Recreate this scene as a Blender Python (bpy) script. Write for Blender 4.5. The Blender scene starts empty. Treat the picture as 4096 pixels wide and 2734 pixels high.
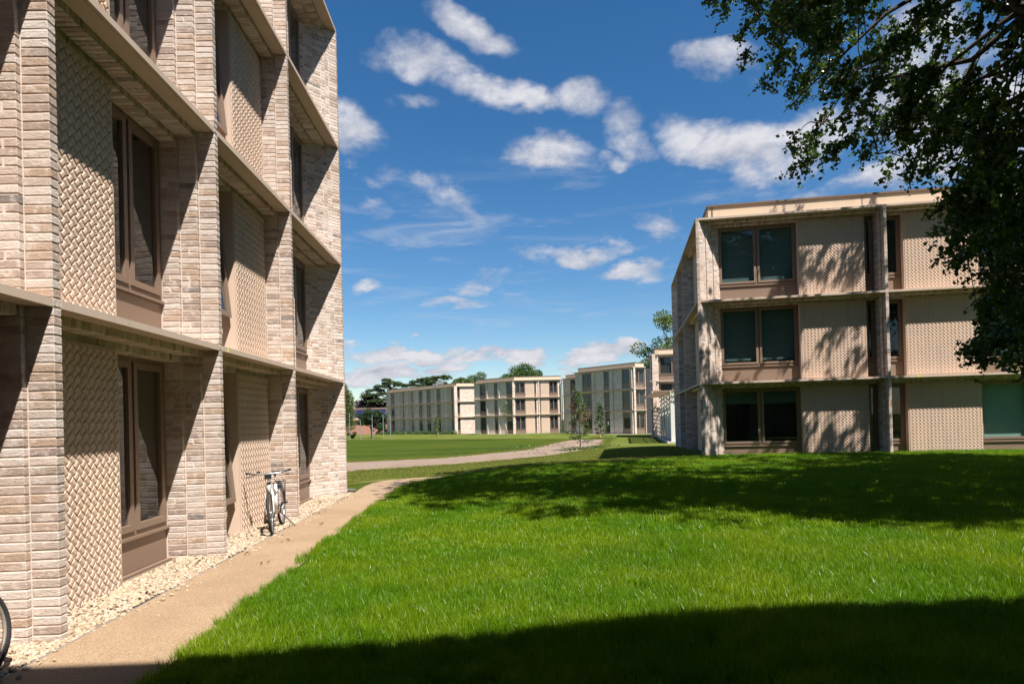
import bpy, math, random
import numpy as np
from mathutils import Vector, Matrix

# ------------------------------------------------------------------ camera, sky, sun, exposure
scene = bpy.context.scene
COL = scene.collection
rad = math.radians
rng = np.random.default_rng(7)
random.seed(7)

CAM = Vector((0, 0, 1.64))
YAW, PITCH, ROLL = 0.035, 0.0066, -0.0264
def cam_axes():
    fwd = Vector((math.sin(YAW) * math.cos(PITCH), math.cos(YAW) * math.cos(PITCH), math.sin(PITCH)))
    right = Vector((math.cos(YAW), -math.sin(YAW), 0))
    up = right.cross(fwd)
    r = right * math.cos(ROLL) + up * math.sin(ROLL)
    u = -right * math.sin(ROLL) + up * math.cos(ROLL)
    return r, u, fwd
_r, _u, _f = cam_axes()
cam_data = bpy.data.cameras.new('camera')
cam_data.sensor_width = 36.0
cam_data.lens = 2602.04 / 4096 * 36.0
cam_data.shift_y = 297.32 / 4096
cam_data.clip_start = 0.05
cam_data.clip_end = 6000
cam = bpy.data.objects.new('camera', cam_data)
COL.objects.link(cam)
m = Matrix((_r, _u, -_f)).transposed().to_4x4()
m.translation = CAM
cam.matrix_world = m
scene.camera = cam

SUN = Vector((0.3454, -0.492, 1.0)).normalized()          # towards the sun
sun_data = bpy.data.lights.new('sun', 'SUN')
sun_data.energy = 5.0
sun_data.angle = rad(0.53)
sun_data.color = (1.0, 0.93, 0.855)
sun = bpy.data.objects.new('sun', sun_data)
COL.objects.link(sun)
sun.rotation_euler = (-SUN).to_track_quat('-Z', 'Y').to_euler()
sun.location = (30, -40, 80)

scene.view_settings.view_transform = 'Standard'
scene.view_settings.look = 'None'
scene.view_settings.gamma = 1.0
scene.view_settings.use_curve_mapping = False
scene.view_settings.exposure = 1.0
scene.render.engine = 'CYCLES'
scene.cycles.max_bounces = 8
scene.cycles.transparent_max_bounces = 16
scene.cycles.caustics_reflective = False
scene.cycles.caustics_refractive = False
scene.cycles.sample_clamp_indirect = 6.0
scene.cycles.use_denoising = True

# ------------------------------------------------------------------ node helpers
class NT:
    """tiny wrapper for building node trees"""
    def __init__(self, tree):
        self.t = tree
    def n(self, typ, **kw):
        nd = self.t.nodes.new(typ)
        for k, v in kw.items():
            setattr(nd, k, v)
        return nd
    def set(self, sock, v):
        if isinstance(v, bpy.types.NodeSocket):
            self.t.links.new(v, sock)
        elif v is not None:
            sock.default_value = v
    def math(self, op, a, b=None, c=None, clamp=False):
        nd = self.n('ShaderNodeMath', operation=op, use_clamp=clamp)
        self.set(nd.inputs[0], a)
        if b is not None: self.set(nd.inputs[1], b)
        if c is not None: self.set(nd.inputs[2], c)
        return nd.outputs[0]
    def vmath(self, op, a, b=None, out=0):
        nd = self.n('ShaderNodeVectorMath', operation=op)
        self.set(nd.inputs[0], a)
        if b is not None: self.set(nd.inputs[1], b)
        return nd.outputs[out]
    def noise(self, vec, scale, detail=4.0, rough=0.55, dist=0.0, out=0):
        nd = self.n('ShaderNodeTexNoise')
        if vec is not None: self.set(nd.inputs['Vector'], vec)
        self.set(nd.inputs['Scale'], scale)
        nd.inputs['Detail'].default_value = detail
        nd.inputs['Roughness'].default_value = rough
        nd.inputs['Distortion'].default_value = dist
        return nd.outputs[out]
    def voronoi(self, vec, scale, feature='F1', out='Distance'):
        nd = self.n('ShaderNodeTexVoronoi', feature=feature)
        if vec is not None: self.set(nd.inputs['Vector'], vec)
        self.set(nd.inputs['Scale'], scale)
        return nd.outputs[out]
    def ramp(self, fac, stops, interp='LINEAR'):
        nd = self.n('ShaderNodeValToRGB')
        nd.color_ramp.interpolation = interp
        els = nd.color_ramp.elements
        while len(els) < len(stops): els.new(0.5)
        for e, (p, c) in zip(els, stops):
            e.position = p
            e.color = (c, c, c, 1) if isinstance(c, (int, float)) else (*c[:3], 1)
        self.set(nd.inputs[0], fac)
        return nd.outputs[0]
    def mix(self, fac, a, b, blend='MIX'):
        nd = self.n('ShaderNodeMix', data_type='RGBA', blend_type=blend)
        self.set(nd.inputs[0], fac)
        self.set(nd.inputs[6], a if not isinstance(a, tuple) else (*a[:3], 1))
        self.set(nd.inputs[7], b if not isinstance(b, tuple) else (*b[:3], 1))
        return nd.outputs[2]
    def smooth(self, v, lo, hi):
        nd = self.n('ShaderNodeMapRange', interpolation_type='SMOOTHSTEP')
        self.set(nd.inputs[0], v)
        nd.inputs[1].default_value = lo
        nd.inputs[2].default_value = hi
        return nd.outputs[0]
    def bump(self, height, strength=0.5, dist=0.01):
        nd = self.n('ShaderNodeBump')
        nd.inputs['Strength'].default_value = strength
        nd.inputs['Distance'].default_value = dist
        self.set(nd.inputs['Height'], height)
        return nd.outputs[0]

# ------------------------------------------------------------------ sky with fair-weather cumulus
def azel(az, el):
    return Vector((math.sin(az) * math.cos(el), math.cos(az) * math.cos(el), math.sin(el)))
def px_dir(x, y):            # sky directions were measured on a 2349 x 1568 copy of the photograph
    x *= 1.74372; y *= 1.74372
    d = _f + (x - 2048) / 2602.04 * _r - (y - 1367 - 297.32) / 2602.04 * _u
    return d.normalized()
def build_world():
    world = bpy.data.worlds.new('World')
    scene.world = world
    world.use_nodes = True
    N = NT(world.node_tree)
    world.node_tree.nodes.clear()
    out = N.n('ShaderNodeOutputWorld')
    bg = N.n('ShaderNodeBackground')
    bg.inputs['Strength'].default_value = 0.062
    sky = N.n('ShaderNodeTexSky', sky_type='NISHITA')
    sky.sun_disc = False
    sky.sun_elevation = math.asin(SUN.z)
    sky.sun_rotation = math.atan2(SUN.x, SUN.y)
    sky.altitude = 200
    sky.air_density = 1.0
    sky.dust_density = 0.15
    sky.ozone_density = 2.4
    tc = N.n('ShaderNodeTexCoord')
    d = tc.outputs['Generated']
    # domain warp gives the clouds their torn outline
    sp_ = N.n('ShaderNodeSeparateXYZ'); N.set(sp_.inputs[0], d)
    pz = N.math('MAXIMUM', N.math('ADD', sp_.outputs[2], 0.42), 0.05)
    pv = N.n('ShaderNodeCombineXYZ')
    N.set(pv.inputs[0], N.math('DIVIDE', sp_.outputs[0], pz)); N.set(pv.inputs[1], N.math('DIVIDE', sp_.outputs[1], pz)); N.set(pv.inputs[2], N.math('DIVIDE', sp_.outputs[2], pz))
    pv = pv.outputs[0]
    w1 = N.noise(pv, 5.0, 4.0, 0.6, out=1)
    w1 = N.vmath('DIVIDE', N.vmath('SUBTRACT', w1, (0.5, 0.5, 0.5)), (9.0, 9.0, 9.0))
    dw = N.vmath('ADD', d, w1)
    clouds = [  # x, y, radius x, radius y, lean (deg), weight
        (1108, 66, 100, 38, 22, 1.0), (958, 140, 115, 52, 5, 1.05), (1100, 208, 105, 34, 12, .95), (1215, 238, 95, 36, 10, 1.0),
        (1330, 245, 70, 48, 10, 1.0), (1425, 312, 62, 45, 20, .95), (1268, 366, 112, 48, 6, 1.1), (812, 300, 90, 62, 15, 1.1),
        (1392, 372, 32, 22, 0, .9), (960, 245, 50, 20, 5, .75), (1650, 150, 95, 48, 0, 1.05), (1690, 340, 165, 62, 10, 1.2),
        (1870, 315, 150, 55, -8, 1.1), (2085, 405, 170, 42, -12, 1.1), (1860, 450, 110, 18, -8, .9), (1518, 511, 62, 28, 5, .9),
        (1335, 576, 125, 24, -8, .95), (1198, 580, 50, 32, 20, .75), (1468, 622, 100, 26, -8, .95), (1035, 692, 95, 17, -4, .9),
        (1105, 652, 60, 16, -8, .7), (846, 655, 36, 16, 0, .8), (885, 415, 62, 24, 8, .55), (985, 432, 62, 20, 8, .55),
        (1065, 490, 75, 28, 30, .62), (855, 497, 42, 30, 20, .65), (930, 806, 120, 26, 0, 1.60), (1075, 818, 60, 16, -3, 1.55),
        (1180, 817, 72, 20, -2, 1.60), (1375, 812, 86, 26, -5, 1.65), (885, 860, 85, 26, 0, 1.65), (1040, 852, 62, 22, 0, 1.60),
        (1288, 856, 36, 14, 0, 1.55), (815, 862, 50, 32, 0, 1.50), (2180, 250, 260, 130, 15, 1.25), (2120, 60, 160, 60, 10, .9)]
    dens = None
    for (x, y, rx, ry, lean, wt) in clouds:
        c = px_dir(x, y)
        side = (px_dir(x + 10, y) - c); side = (side - c * side.dot(c)).normalized()
        upv = c.cross(side) * -1.0
        upv = upv if upv.z > 0 else -upv
        a = rad(-lean)
        ax = side * math.cos(a) + upv * math.sin(a)
        bx = -side * math.sin(a) + upv * math.cos(a)
        sx = (px_dir(x + rx, y) - c).length
        sy = (px_dir(x, y + ry) - c).length
        ax = ax / sx; bx = bx / sy
        dx = N.vmath('DOT_PRODUCT', dw, tuple(ax), out=1)
        dy = N.vmath('DOT_PRODUCT', dw, tuple(bx), out=1)
        q = N.math('MULTIPLY', dx, dx)
        q = N.math('MULTIPLY_ADD', dy, dy, q)
        front = N.math('SUBTRACT', wt, N.math('MULTIPLY', q, 0.55 * wt))
        dens = front if dens is None else N.math('MAXIMUM', dens, front)
    # only in front; elsewhere the same kind of sky goes on with scattered cumulus
    facing = N.vmath('DOT_PRODUCT', d, tuple((_f + Vector((0, 0, .33))).normalized()), out=1)
    infront = N.smooth(facing, 0.70, 0.80)
    sep = N.n('ShaderNodeSeparateXYZ'); N.set(sep.inputs[0], d)
    zz = N.math('MAXIMUM', N.math('ADD', sep.outputs[2], 0.16), 0.05)
    pl = N.n('ShaderNodeCombineXYZ')
    N.set(pl.inputs[0], N.math('DIVIDE', sep.outputs[0], zz)); N.set(pl.inputs[1], N.math('DIVIDE', sep.outputs[1], zz))
    wide = N.smooth(N.noise(pl.outputs[0], 1.5, 3.0, 0.5), 0.50, 0.72)
    mixd = N.n('ShaderNodeMix'); N.set(mixd.inputs[0], infront); N.set(mixd.inputs[2], wide); N.set(mixd.inputs[3], dens)
    dens = mixd.outputs[0]
    n1 = N.noise(pv, 8.5, 10.0, 0.64, 0.2)
    n2 = N.noise(N.vmath('ADD', pv, (0.01, -0.03, 0.035)), 8.5, 6.0, 0.62, 0.2)
    field = N.math('ADD', dens, N.math('MULTIPLY', N.math('SUBTRACT', n1, 0.5), 2.35))
    alpha = N.smooth(field, 0.20, 1.30)
    above = N.smooth(sep.outputs[2], 0.0, 0.02)
    alpha = N.math('MULTIPLY', alpha, above)
    # thin streaks of high cloud
    mp = N.n('ShaderNodeMapping'); N.set(mp.inputs[0], d)
    mp.inputs['Rotation'].default_value = (0, rad(14), rad(-10)); mp.inputs['Scale'].default_value = (2.2, 2.2, 13)
    ci = N.noise(mp.outputs[0], 2.4, 6.0, 0.62, 0.6)
    ci = N.math('MULTIPLY', N.smooth(ci, 0.50, 0.80), N.math('MULTIPLY', N.smooth(sep.outputs[2], 0.03, 0.12), N.math('SUBTRACT', 1.0, N.smooth(sep.outputs[2], 0.28, 0.42))))
    ci = N.math('MULTIPLY', ci, 0.55)
    # self shading of the cumulus: sunlit shoulders, greyer bases
    sh = N.math('MULTIPLY', N.math('SUBTRACT', n1, n2), 1.7)
    lit = N.math('ADD', N.math('ADD', N.math('MULTIPLY', N.smooth(field, 0.4, 1.6), 0.34), 0.50), sh, clamp=True)
    ccol = N.mix(lit, (2.9, 3.15, 4.0), (6.2, 6.2, 6.6))
    hs = N.n('ShaderNodeHueSaturation')
    hs.inputs['Saturation'].default_value = 1.31
    hs.inputs['Value'].default_value = 1.0
    N.set(hs.inputs['Color'], sky.outputs[0])
    col = N.mix(ci, hs.outputs[0], (4.6, 5.0, 5.8))
    col = N.mix(alpha, col, ccol)
    N.set(bg.inputs['Color'], col)
    world.node_tree.links.new(bg.outputs[0], out.inputs[0])
build_world()

# ------------------------------------------------------------------ materials
MATS = {}
def new_mat(name):
    mt = bpy.data.materials.new(name)
    mt.use_nodes = True
    mt.node_tree.nodes.clear()
    N = NT(mt.node_tree)
    out = N.n('ShaderNodeOutputMaterial')
    MATS[name] = mt
    return mt, N, out
def principled(N, out, color, rough=0.8, metal=0.0, normal=None, spec=0.3):
    b = N.n('ShaderNodeBsdfPrincipled')
    N.set(b.inputs['Base Color'], color if not isinstance(color, tuple) else (*color[:3], 1))
    N.set(b.inputs['Roughness'], rough)
    b.inputs['Metallic'].default_value = metal
    b.inputs['Specular IOR Level'].default_value = spec
    if normal is not None: N.set(b.inputs['Normal'], normal)
    N.t.links.new(b.outputs[0], out.inputs[0])
    return b
def coord(N, which='Object'):
    return N.n('ShaderNodeTexCoord').outputs[which]
def world_pos(N):
    return N.n('ShaderNodeNewGeometry').outputs['Position']

def plain(name, color, rough=0.7, metal=0.0, var=0.12, scale=6.0, bump=0.0, bscale=60.0, bdist=0.003, spec=0.3):
    mt, N, out = new_mat(name)
    v = coord(N)
    n = N.noise(v, scale, 5.0, 0.6)
    c = N.mix(n, tuple(x * (1 - var) for x in color), tuple(min(1, x * (1 + var)) for x in color))
    if 'concrete' in name or name == 'render':
        wp = world_pos(N)
        mp = N.n('ShaderNodeMapping'); N.set(mp.inputs[0], wp); mp.inputs['Scale'].default_value = (5.0, 5.0, .45)
        st = N.smooth(N.noise(mp.outputs[0], 1.0, 5.0, .65), .50, .74)
        c = N.mix(N.math('MULTIPLY', st, .38), c, N.mix(1.0, c, (.70, .68, .66), 'MULTIPLY'))
        bl = N.smooth(N.noise(wp, 1.1, 4.0, .6), .35, .7)
        c = N.mix(bl, c, N.mix(1.0, c, (1.06, 1.03, .98), 'MULTIPLY'))
    nrm = N.bump(N.noise(v, bscale, 4.0, 0.6), bump, bdist) if bump else None
    principled(N, out, c, rough, metal, nrm, spec)
    return mt

def make_brick_mat():
    mt, N, out = new_mat('brick')
    geo = N.n('ShaderNodeNewGeometry')
    oi = N.n('ShaderNodeObjectInfo')
    rnd = N.math('FRACT', N.math('ADD', geo.outputs['Random Per Island'], oi.outputs['Random']))
    pos = geo.outputs['Position']
    base = N.ramp(rnd, [(0.0, (.43, .32, .245)), (.12, (.56, .485, .43)), (.28, (.44, .36, .305)), (.40, (.62, .555, .50)), (.54, (.35, .275, .23)),
                        (.64, (.55, .465, .405)), (.76, (.40, .285, .20)), (.85, (.50, .43, .38)), (.94, (.28, .215, .185)), (.985, (.15, .145, .145))], 'CONSTANT')
    # lime bloom and clay smears differ from brick to brick
    off = N.n('ShaderNodeCombineXYZ'); N.set(off.inputs[0], N.math('MULTIPLY', rnd, 37.0)); N.set(off.inputs[2], N.math('MULTIPLY', rnd, 11.0))
    pv = N.vmath('ADD', pos, off.outputs[0])
    bloom = N.smooth(N.noise(pv, 11.0, 5.0, 0.65), 0.47, 0.66)
    base = N.mix(.22, base, (.54, .455, .40))
    c = N.mix(N.math('MULTIPLY', bloom, 0.62), base, (.68, .61, .565))
    smear = N.smooth(N.noise(pv, 34.0, 4.0, 0.6), 0.55, 0.75)
    c = N.mix(N.math('MULTIPLY', smear, 0.42), c, (.29, .20, .145))
    big = N.noise(pos, 0.55, 3.0, 0.5)
    c = N.mix(N.smooth(big, .42, .70), c, N.mix(1.0, c, (.90, .86, .82), 'MULTIPLY'))
    mp = N.n('ShaderNodeMapping'); N.set(mp.inputs[0], pv); mp.inputs['Scale'].default_value = (1, 1, 2.6)
    crease = N.noise(mp.outputs[0], 24.0, 6.0, 0.68, 0.8)
    nrm = N.bump(crease, 1.0, 0.013)
    principled(N, out, c, 0.92, 0, nrm, 0.15)
make_brick_mat()

def make_brick_far():
    mt, N, out = new_mat('brick_far')
    v = coord(N)
    s = N.n('ShaderNodeSeparateXYZ'); N.set(s.inputs[0], v)
    u = N.math('SUBTRACT', N.math('MULTIPLY', s.outputs[0], .83), N.math('MULTIPLY', s.outputs[1], .57))
    cv = N.n('ShaderNodeCombineXYZ'); N.set(cv.inputs[0], u); N.set(cv.inputs[1], s.outputs[2])
    b = N.n('ShaderNodeTexBrick')
    N.set(b.inputs['Vector'], cv.outputs[0])
    b.offset = 0.5
    b.inputs['Color1'].default_value = (.76, .635, .54, 1); b.inputs['Color2'].default_value = (.42, .305, .24, 1)
    b.inputs['Mortar'].default_value = (.68, .57, .47, 1)
    b.inputs['Scale'].default_value = 1.0; b.inputs['Mortar Size'].default_value = 0.006
    b.inputs['Brick Width'].default_value = 0.225; b.inputs['Row Height'].default_value = 0.075
    b.inputs['Bias'].default_value = -0.1
    n = N.noise(v, 9.0, 5.0, 0.7)
    c = N.mix(N.math('MULTIPLY', N.smooth(n, .54, .74), .65), b.outputs[0], (.27, .20, .165))
    c = N.mix(N.math('MULTIPLY', N.smooth(N.noise(v, 14.0, 3.0), .55, .72), .5), c, (.68, .60, .53))
    principled(N, out, c, 0.92, 0, N.bump(b.outputs[1], -0.4, 0.006), 0.15)
make_brick_far()

plain('mortar', (.60, .51, .44), 0.95, var=.10, scale=9, bump=.4, bscale=120, bdist=.003, spec=.1)
plain('concrete', (.50, .405, .33), 0.85, var=.07, scale=3, bump=.25, bscale=90, bdist=.002, spec=.2)
plain('woven_concrete', (.58, .45, .36), 0.88, var=.07, scale=2.2, bump=.2, bscale=140, bdist=.0015, spec=.2)
plain('tile_panel', (.60, .46, .35), 0.85, var=.06, scale=4, spec=.2)
plain('render', (.60, .475, .355), 0.85, var=.05, scale=1.2, spec=.2)
plain('bronze', (.27, .190, .140), 0.45, 0.25, var=.06, scale=2, spec=.4)
plain('bronze_cap', (.20, .135, .10), 0.45, 0.35, var=.06, spec=.4)
plain('white_paint', (.66, .63, .58), 0.6, var=.05, scale=3, spec=.3)
plain('room', (.045, .045, .05), 0.9, var=.3, scale=2)
plain('curtain', (.10, .105, .115), 0.9, var=.25, scale=5)
plain('blind', (.105, .165, .168), 0.75, var=.06, scale=3, spec=.25)
plain("blind_light", (.30, .44, .42), 0.7, var=.05, scale=3, spec=.25)
plain('blind_white', (.62, .64, .66), 0.8, var=.05)
plain('tape', (.62, .80, .02), 0.5, var=.03)
plain('steel', (.42, .44, .46), 0.35, 0.9, var=.08, spec=.5)
plain('galvanised', (.38, .42, .46), 0.45, 0.6, var=.1, spec=.5)
plain('roof_grey', (.20, .21, .22), 0.8, var=.1)
plain('bare_wood', (.62, .44, .24), 0.8, var=.15, scale=20)
plain('trellis_wood', (.34, .235, .16), 0.75, var=.12, scale=8)
plain('paving', (.52, .47, .40), 0.9, var=.1, scale=5)

def make_glass():
    mt, N, out = new_mat('glass')
    fr = N.n('ShaderNodeFresnel'); fr.inputs['IOR'].default_value = 1.5
    tr = N.n('ShaderNodeBsdfTransparent'); tr.inputs[0].default_value = (.90, .94, .93, 1)
    gl = N.n('ShaderNodeBsdfGlossy'); gl.inputs['Roughness'].default_value = 0.012
    gl.inputs['Color'].default_value = (.96, .98, 1.0, 1)
    wob = N.bump(N.noise(coord(N), 1.3, 2.0), 0.03, 0.02)
    N.set(gl.inputs['Normal'], wob)
    mx = N.n('ShaderNodeMixShader')
    bf = N.n('ShaderNodeNewGeometry').outputs['Backfacing']
    N.set(mx.inputs[0], N.math('MULTIPLY', N.math('MULTIPLY', fr.outputs[0], 1.15, clamp=True), N.math('SUBTRACT', 1.0, bf)))
    N.t.links.new(tr.outputs[0], mx.inputs[1]); N.t.links.new(gl.outputs[0], mx.inputs[2])
    N.t.links.new(mx.outputs[0], out.inputs[0])
make_glass()

def leaf_mat(name, c1, c2, trans=0.35, gloss=0.06, tcol=None):
    mt, N, out = new_mat(name)
    geo = N.n('ShaderNodeNewGeometry')
    oi = N.n('ShaderNodeObjectInfo')
    rnd = N.math('FRACT', N.math('ADD', geo.outputs['Random Per Island'], oi.outputs['Random']))
    cl = N.noise(geo.outputs['Position'], 0.9, 3.0)
    f = N.math('ADD', N.math('MULTIPLY', rnd, .65), N.math('MULTIPLY', cl, .35))
    c = N.mix(f, c1, c2)
    if name == 'grass_blade':
        pn = N.smooth(N.noise(geo.outputs['Position'], .75, 4.0, .6), .38, .66)
        c = N.mix(pn, N.mix(1.0, c, (.72, .86, .75), 'MULTIPLY'), N.mix(1.0, c, (1.22, 1.03, 1.0), 'MULTIPLY'))
    df = N.n('ShaderNodeBsdfDiffuse'); N.set(df.inputs[0], c)
    tl = N.n('ShaderNodeBsdfTranslucent')
    N.set(tl.inputs[0], N.mix(1.0, c, tcol or (1.0, 1.0, .45), 'MULTIPLY') if tcol is None else N.mix(.5, c, tcol))
    m1 = N.n('ShaderNodeMixShader'); m1.inputs[0].default_value = trans
    N.t.links.new(df.outputs[0], m1.inputs[1]); N.t.links.new(tl.outputs[0], m1.inputs[2])
    gl = N.n('ShaderNodeBsdfGlossy'); gl.inputs['Roughness'].default_value = 0.38
    gl.inputs['Color'].default_value = (.9, .95, .9, 1)
    m2 = N.n('ShaderNodeMixShader'); m2.inputs[0].default_value = gloss
    N.t.links.new(m1.outputs[0], m2.inputs[1]); N.t.links.new(gl.outputs[0], m2.inputs[2])
    N.t.links.new(m2.outputs[0], out.inputs[0])
leaf_mat('leaf_beech', (.028, .062, .013), (.090, .155, .030), .42, .05)
leaf_mat('leaf_mid', (.040, .085, .018), (.095, .165, .035), .30, .04)
leaf_mat('leaf_light', (.075, .125, .030), (.16, .22, .06), .35, .04)
leaf_mat('leaf_dark', (.020, .050, .014), (.055, .10, .028), .25, .04)
leaf_mat('leaf_cedar', (.045, .085, .030), (.11, .165, .055), .15, .03)
leaf_mat('leaf_copper', (.016, .008, .012), (.050, .022, .030), .20, .05, (.08, .02, .02))
leaf_mat('leaf_willow', (.085, .115, .035), (.17, .20, .075), .35, .03)
leaf_mat('leaf_young', (.045, .09, .015), (.13, .19, .04), .35, .05)
leaf_mat('leaf_rust', (.10, .055, .02), (.19, .12, .035), .35, .05, (.2, .12, .03))
leaf_mat('grass_blade', (.102, .224, .004), (.252, .410, .014), .46, .02)
leaf_mat('grass_mown', (.135, .175, .020), (.290, .300, .075), .42, .02)
leaf_mat('grass_dry', (.16, .19, .04), (.34, .34, .13), .4, .05)
plain('bark', (.075, .058, .045), 0.95, var=.3, scale=14, bump=.8, bscale=40, bdist=.02, spec=.1)
plain('bark_young', (.10, .075, .055), 0.9, var=.2, scale=20)

def ground_mat(name, stops, scale, detail=6.0, bump=.5, bscale=40.0, bdist=.02, fine=None, rough=.95):
    mt, N, out = new_mat(name)
    p = world_pos(N)
    n = N.noise(p, scale, detail, .62)
    c = N.ramp(n, stops)
    if fine:
        fs, fc, amt = fine
        c = N.mix(N.math('MULTIPLY', N.smooth(N.noise(p, fs, 4.0, .7), .45, .62), amt), c, fc)
    if name == 'field_turf':      # mowing bands and speckle
        mp = N.n('ShaderNodeMapping'); N.set(mp.inputs[0], p); mp.inputs['Rotation'].default_value = (0, 0, rad(8)); mp.inputs['Scale'].default_value = (.012, .30, 1)
        bd = N.smooth(N.noise(mp.outputs[0], 1.0, 3.0, .6), .36, .64)
        c = N.mix(bd, N.mix(1.0, c, (.74, .84, .80), 'MULTIPLY'), N.mix(1.0, c, (1.32, 1.16, 1.0), 'MULTIPLY'))
        c = N.mix(N.math('MULTIPLY', N.smooth(N.noise(p, 2.6, 6.0, .75), .45, .65), .45), c, (.085, .098, .018))
    principled(N, out, c, rough, 0, N.bump(N.noise(p, bscale, 5.0, .7), bump, bdist), .02)
    return mt, N
ground_mat('field_turf', [(.30, (.034, .058, .008)), (.55, (.046, .072, .010)), (.75, (.064, .084, .013))], .11, fine=(7.0, (.032, .054, .007), .5), bscale=18, bdist=.04)
ground_mat('mown_turf', [(.30, (.072, .100, .016)), (.50, (.108, .130, .025)), (.72, (.175, .160, .062))], .42, fine=(16.0, (.064, .094, .016), .6), bscale=30, bdist=.03)
ground_mat('lawn_soil', [(.3, (.045, .085, .010)), (.7, (.085, .130, .020))], 3.0, bscale=60, bdist=.02)
ground_mat('soil', [(.25, (.185, .135, .100)), (.5, (.255, .195, .150)), (.8, (.320, .255, .205))], .9, fine=(9.0, (.16, .115, .08), .6), bscale=14, bdist=.05)
ground_mat('mulch', [(.3, (.045, .028, .02)), (.7, (.12, .075, .05))], 18.0, bscale=50, bdist=.04)
def make_path():
    mt, N, out = new_mat('resin_gravel')
    p = world_pos(N)
    v1 = N.voronoi(p, 200.0, out='Color')
    g = N.n('ShaderNodeSeparateColor'); N.set(g.inputs[0], v1)
    c = N.ramp(g.outputs[0], [(0.0, (.19, .120, .066)), (.3, (.275, .190, .115)), (.7, (.350, .250, .160)), (1.0, (.44, .34, .235))])
    lo = N.noise(p, .9, 4.0, .6)
    c = N.mix(N.smooth(lo, .35, .7), c, N.mix(1.0, c, (.84, .82, .80), 'MULTIPLY'))
    mid = N.noise(p, 26.0, 4.0, .7)
    c = N.mix(N.math('MULTIPLY', N.smooth(mid, .50, .70), .35), c, (.24, .155, .08))
    d = N.voronoi(p, 200.0)
    principled(N, out, c, .85, 0, N.bump(d, -.9, .010), .2)
make_path()
def make_stone():
    mt, N, out = new_mat('gravel_stone')
    geo = N.n('ShaderNodeNewGeometry')
    c = N.ramp(geo.outputs['Random Per Island'], [(0, (.35, .275, .19)), (.3, (.41, .34, .25)), (.55, (.29, .215, .145)), (.75, (.46, .40, .33)), (.92, (.23, .155, .10)), (.96, (.10, .07, .05))], 'CONSTANT')
    c = N.mix(N.math('MULTIPLY', N.noise(geo.outputs['Position'], 60.0, 3.0), .35), c, (.60, .47, .33))
    principled(N, out, c, .85, 0, N.bump(N.noise(geo.outputs['Position'], 90.0, 4.0), .5, .004), .2)
make_stone()
plain('gravel_bed', (.22, .165, .11), .95, var=.3, scale=40, bump=.8, bscale=60, bdist=.02)
plain('bike_white', (.72, .71, .68), .35, var=.03, spec=.5)
plain('bike_black', (.018, .018, .020), .5, var=.2, spec=.4)
plain('tyre', (.030, .030, .032), .8, var=.2, scale=30, bump=.5, bscale=180, bdist=.003)
plain('rusty_rim', (.42, .36, .30), .5, .5, var=.35, scale=14)
plain('bike_blue', (.06, .07, .12), .35, var=.05, spec=.5)
plain('rubber_grip', (.02, .02, .02), .7)
plain('red_brick_wall', (.40, .205, .145), .9, var=.15, scale=8)
plain('roof_tile', (.33, .215, .155), .9, var=.2, scale=5)
plain('solar_glass', (.020, .022, .045), .18, .0, var=.1, spec=.6)
plain('dark_metal', (.05, .045, .045), .5, .5, var=.1)
plain('notice_paper', (.80, .82, .85), .7, var=.02)

# ------------------------------------------------------------------ mesh helpers
def tag(o, label=None, category=None, group=None, kind=None):
    if label: o['label'] = label
    if category: o['category'] = category
    if group: o['group'] = group
    if kind: o['kind'] = kind
    return o
def empty(name, loc=(0, 0, 0), rz=0.0):
    o = bpy.data.objects.new(name, None)
    o.empty_display_size = .3
    o.location = loc; o.rotation_euler = (0, 0, rz)
    COL.objects.link(o)
    return o
def link(name, me, parent=None):
    o = bpy.data.objects.new(name, me)
    COL.objects.link(o)
    if parent is not None: o.parent = parent
    return o
def np_mesh(name, v, faces_list, mat, smooth=False):
    """faces_list: list of (M,k) index arrays"""
    me = bpy.data.meshes.new(name)
    v = np.ascontiguousarray(v, dtype=np.float32)
    me.vertices.add(len(v)); me.vertices.foreach_set('co', v.ravel())
    idx = np.concatenate([f.ravel() for f in faces_list]).astype(np.int32)
    cnt = np.concatenate([np.full(len(f), f.shape[1], np.int32) for f in faces_list])
    me.loops.add(len(idx)); me.loops.foreach_set('vertex_index', idx)
    st = np.zeros(len(cnt), np.int32); st[1:] = np.cumsum(cnt)[:-1]
    me.polygons.add(len(cnt)); me.polygons.foreach_set('loop_start', st)
    me.polygons.foreach_set('use_smooth', np.full(len(cnt), bool(smooth)))
    me.update(calc_edges=True)
    me.materials.append(MATS[mat])
    return me

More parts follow.
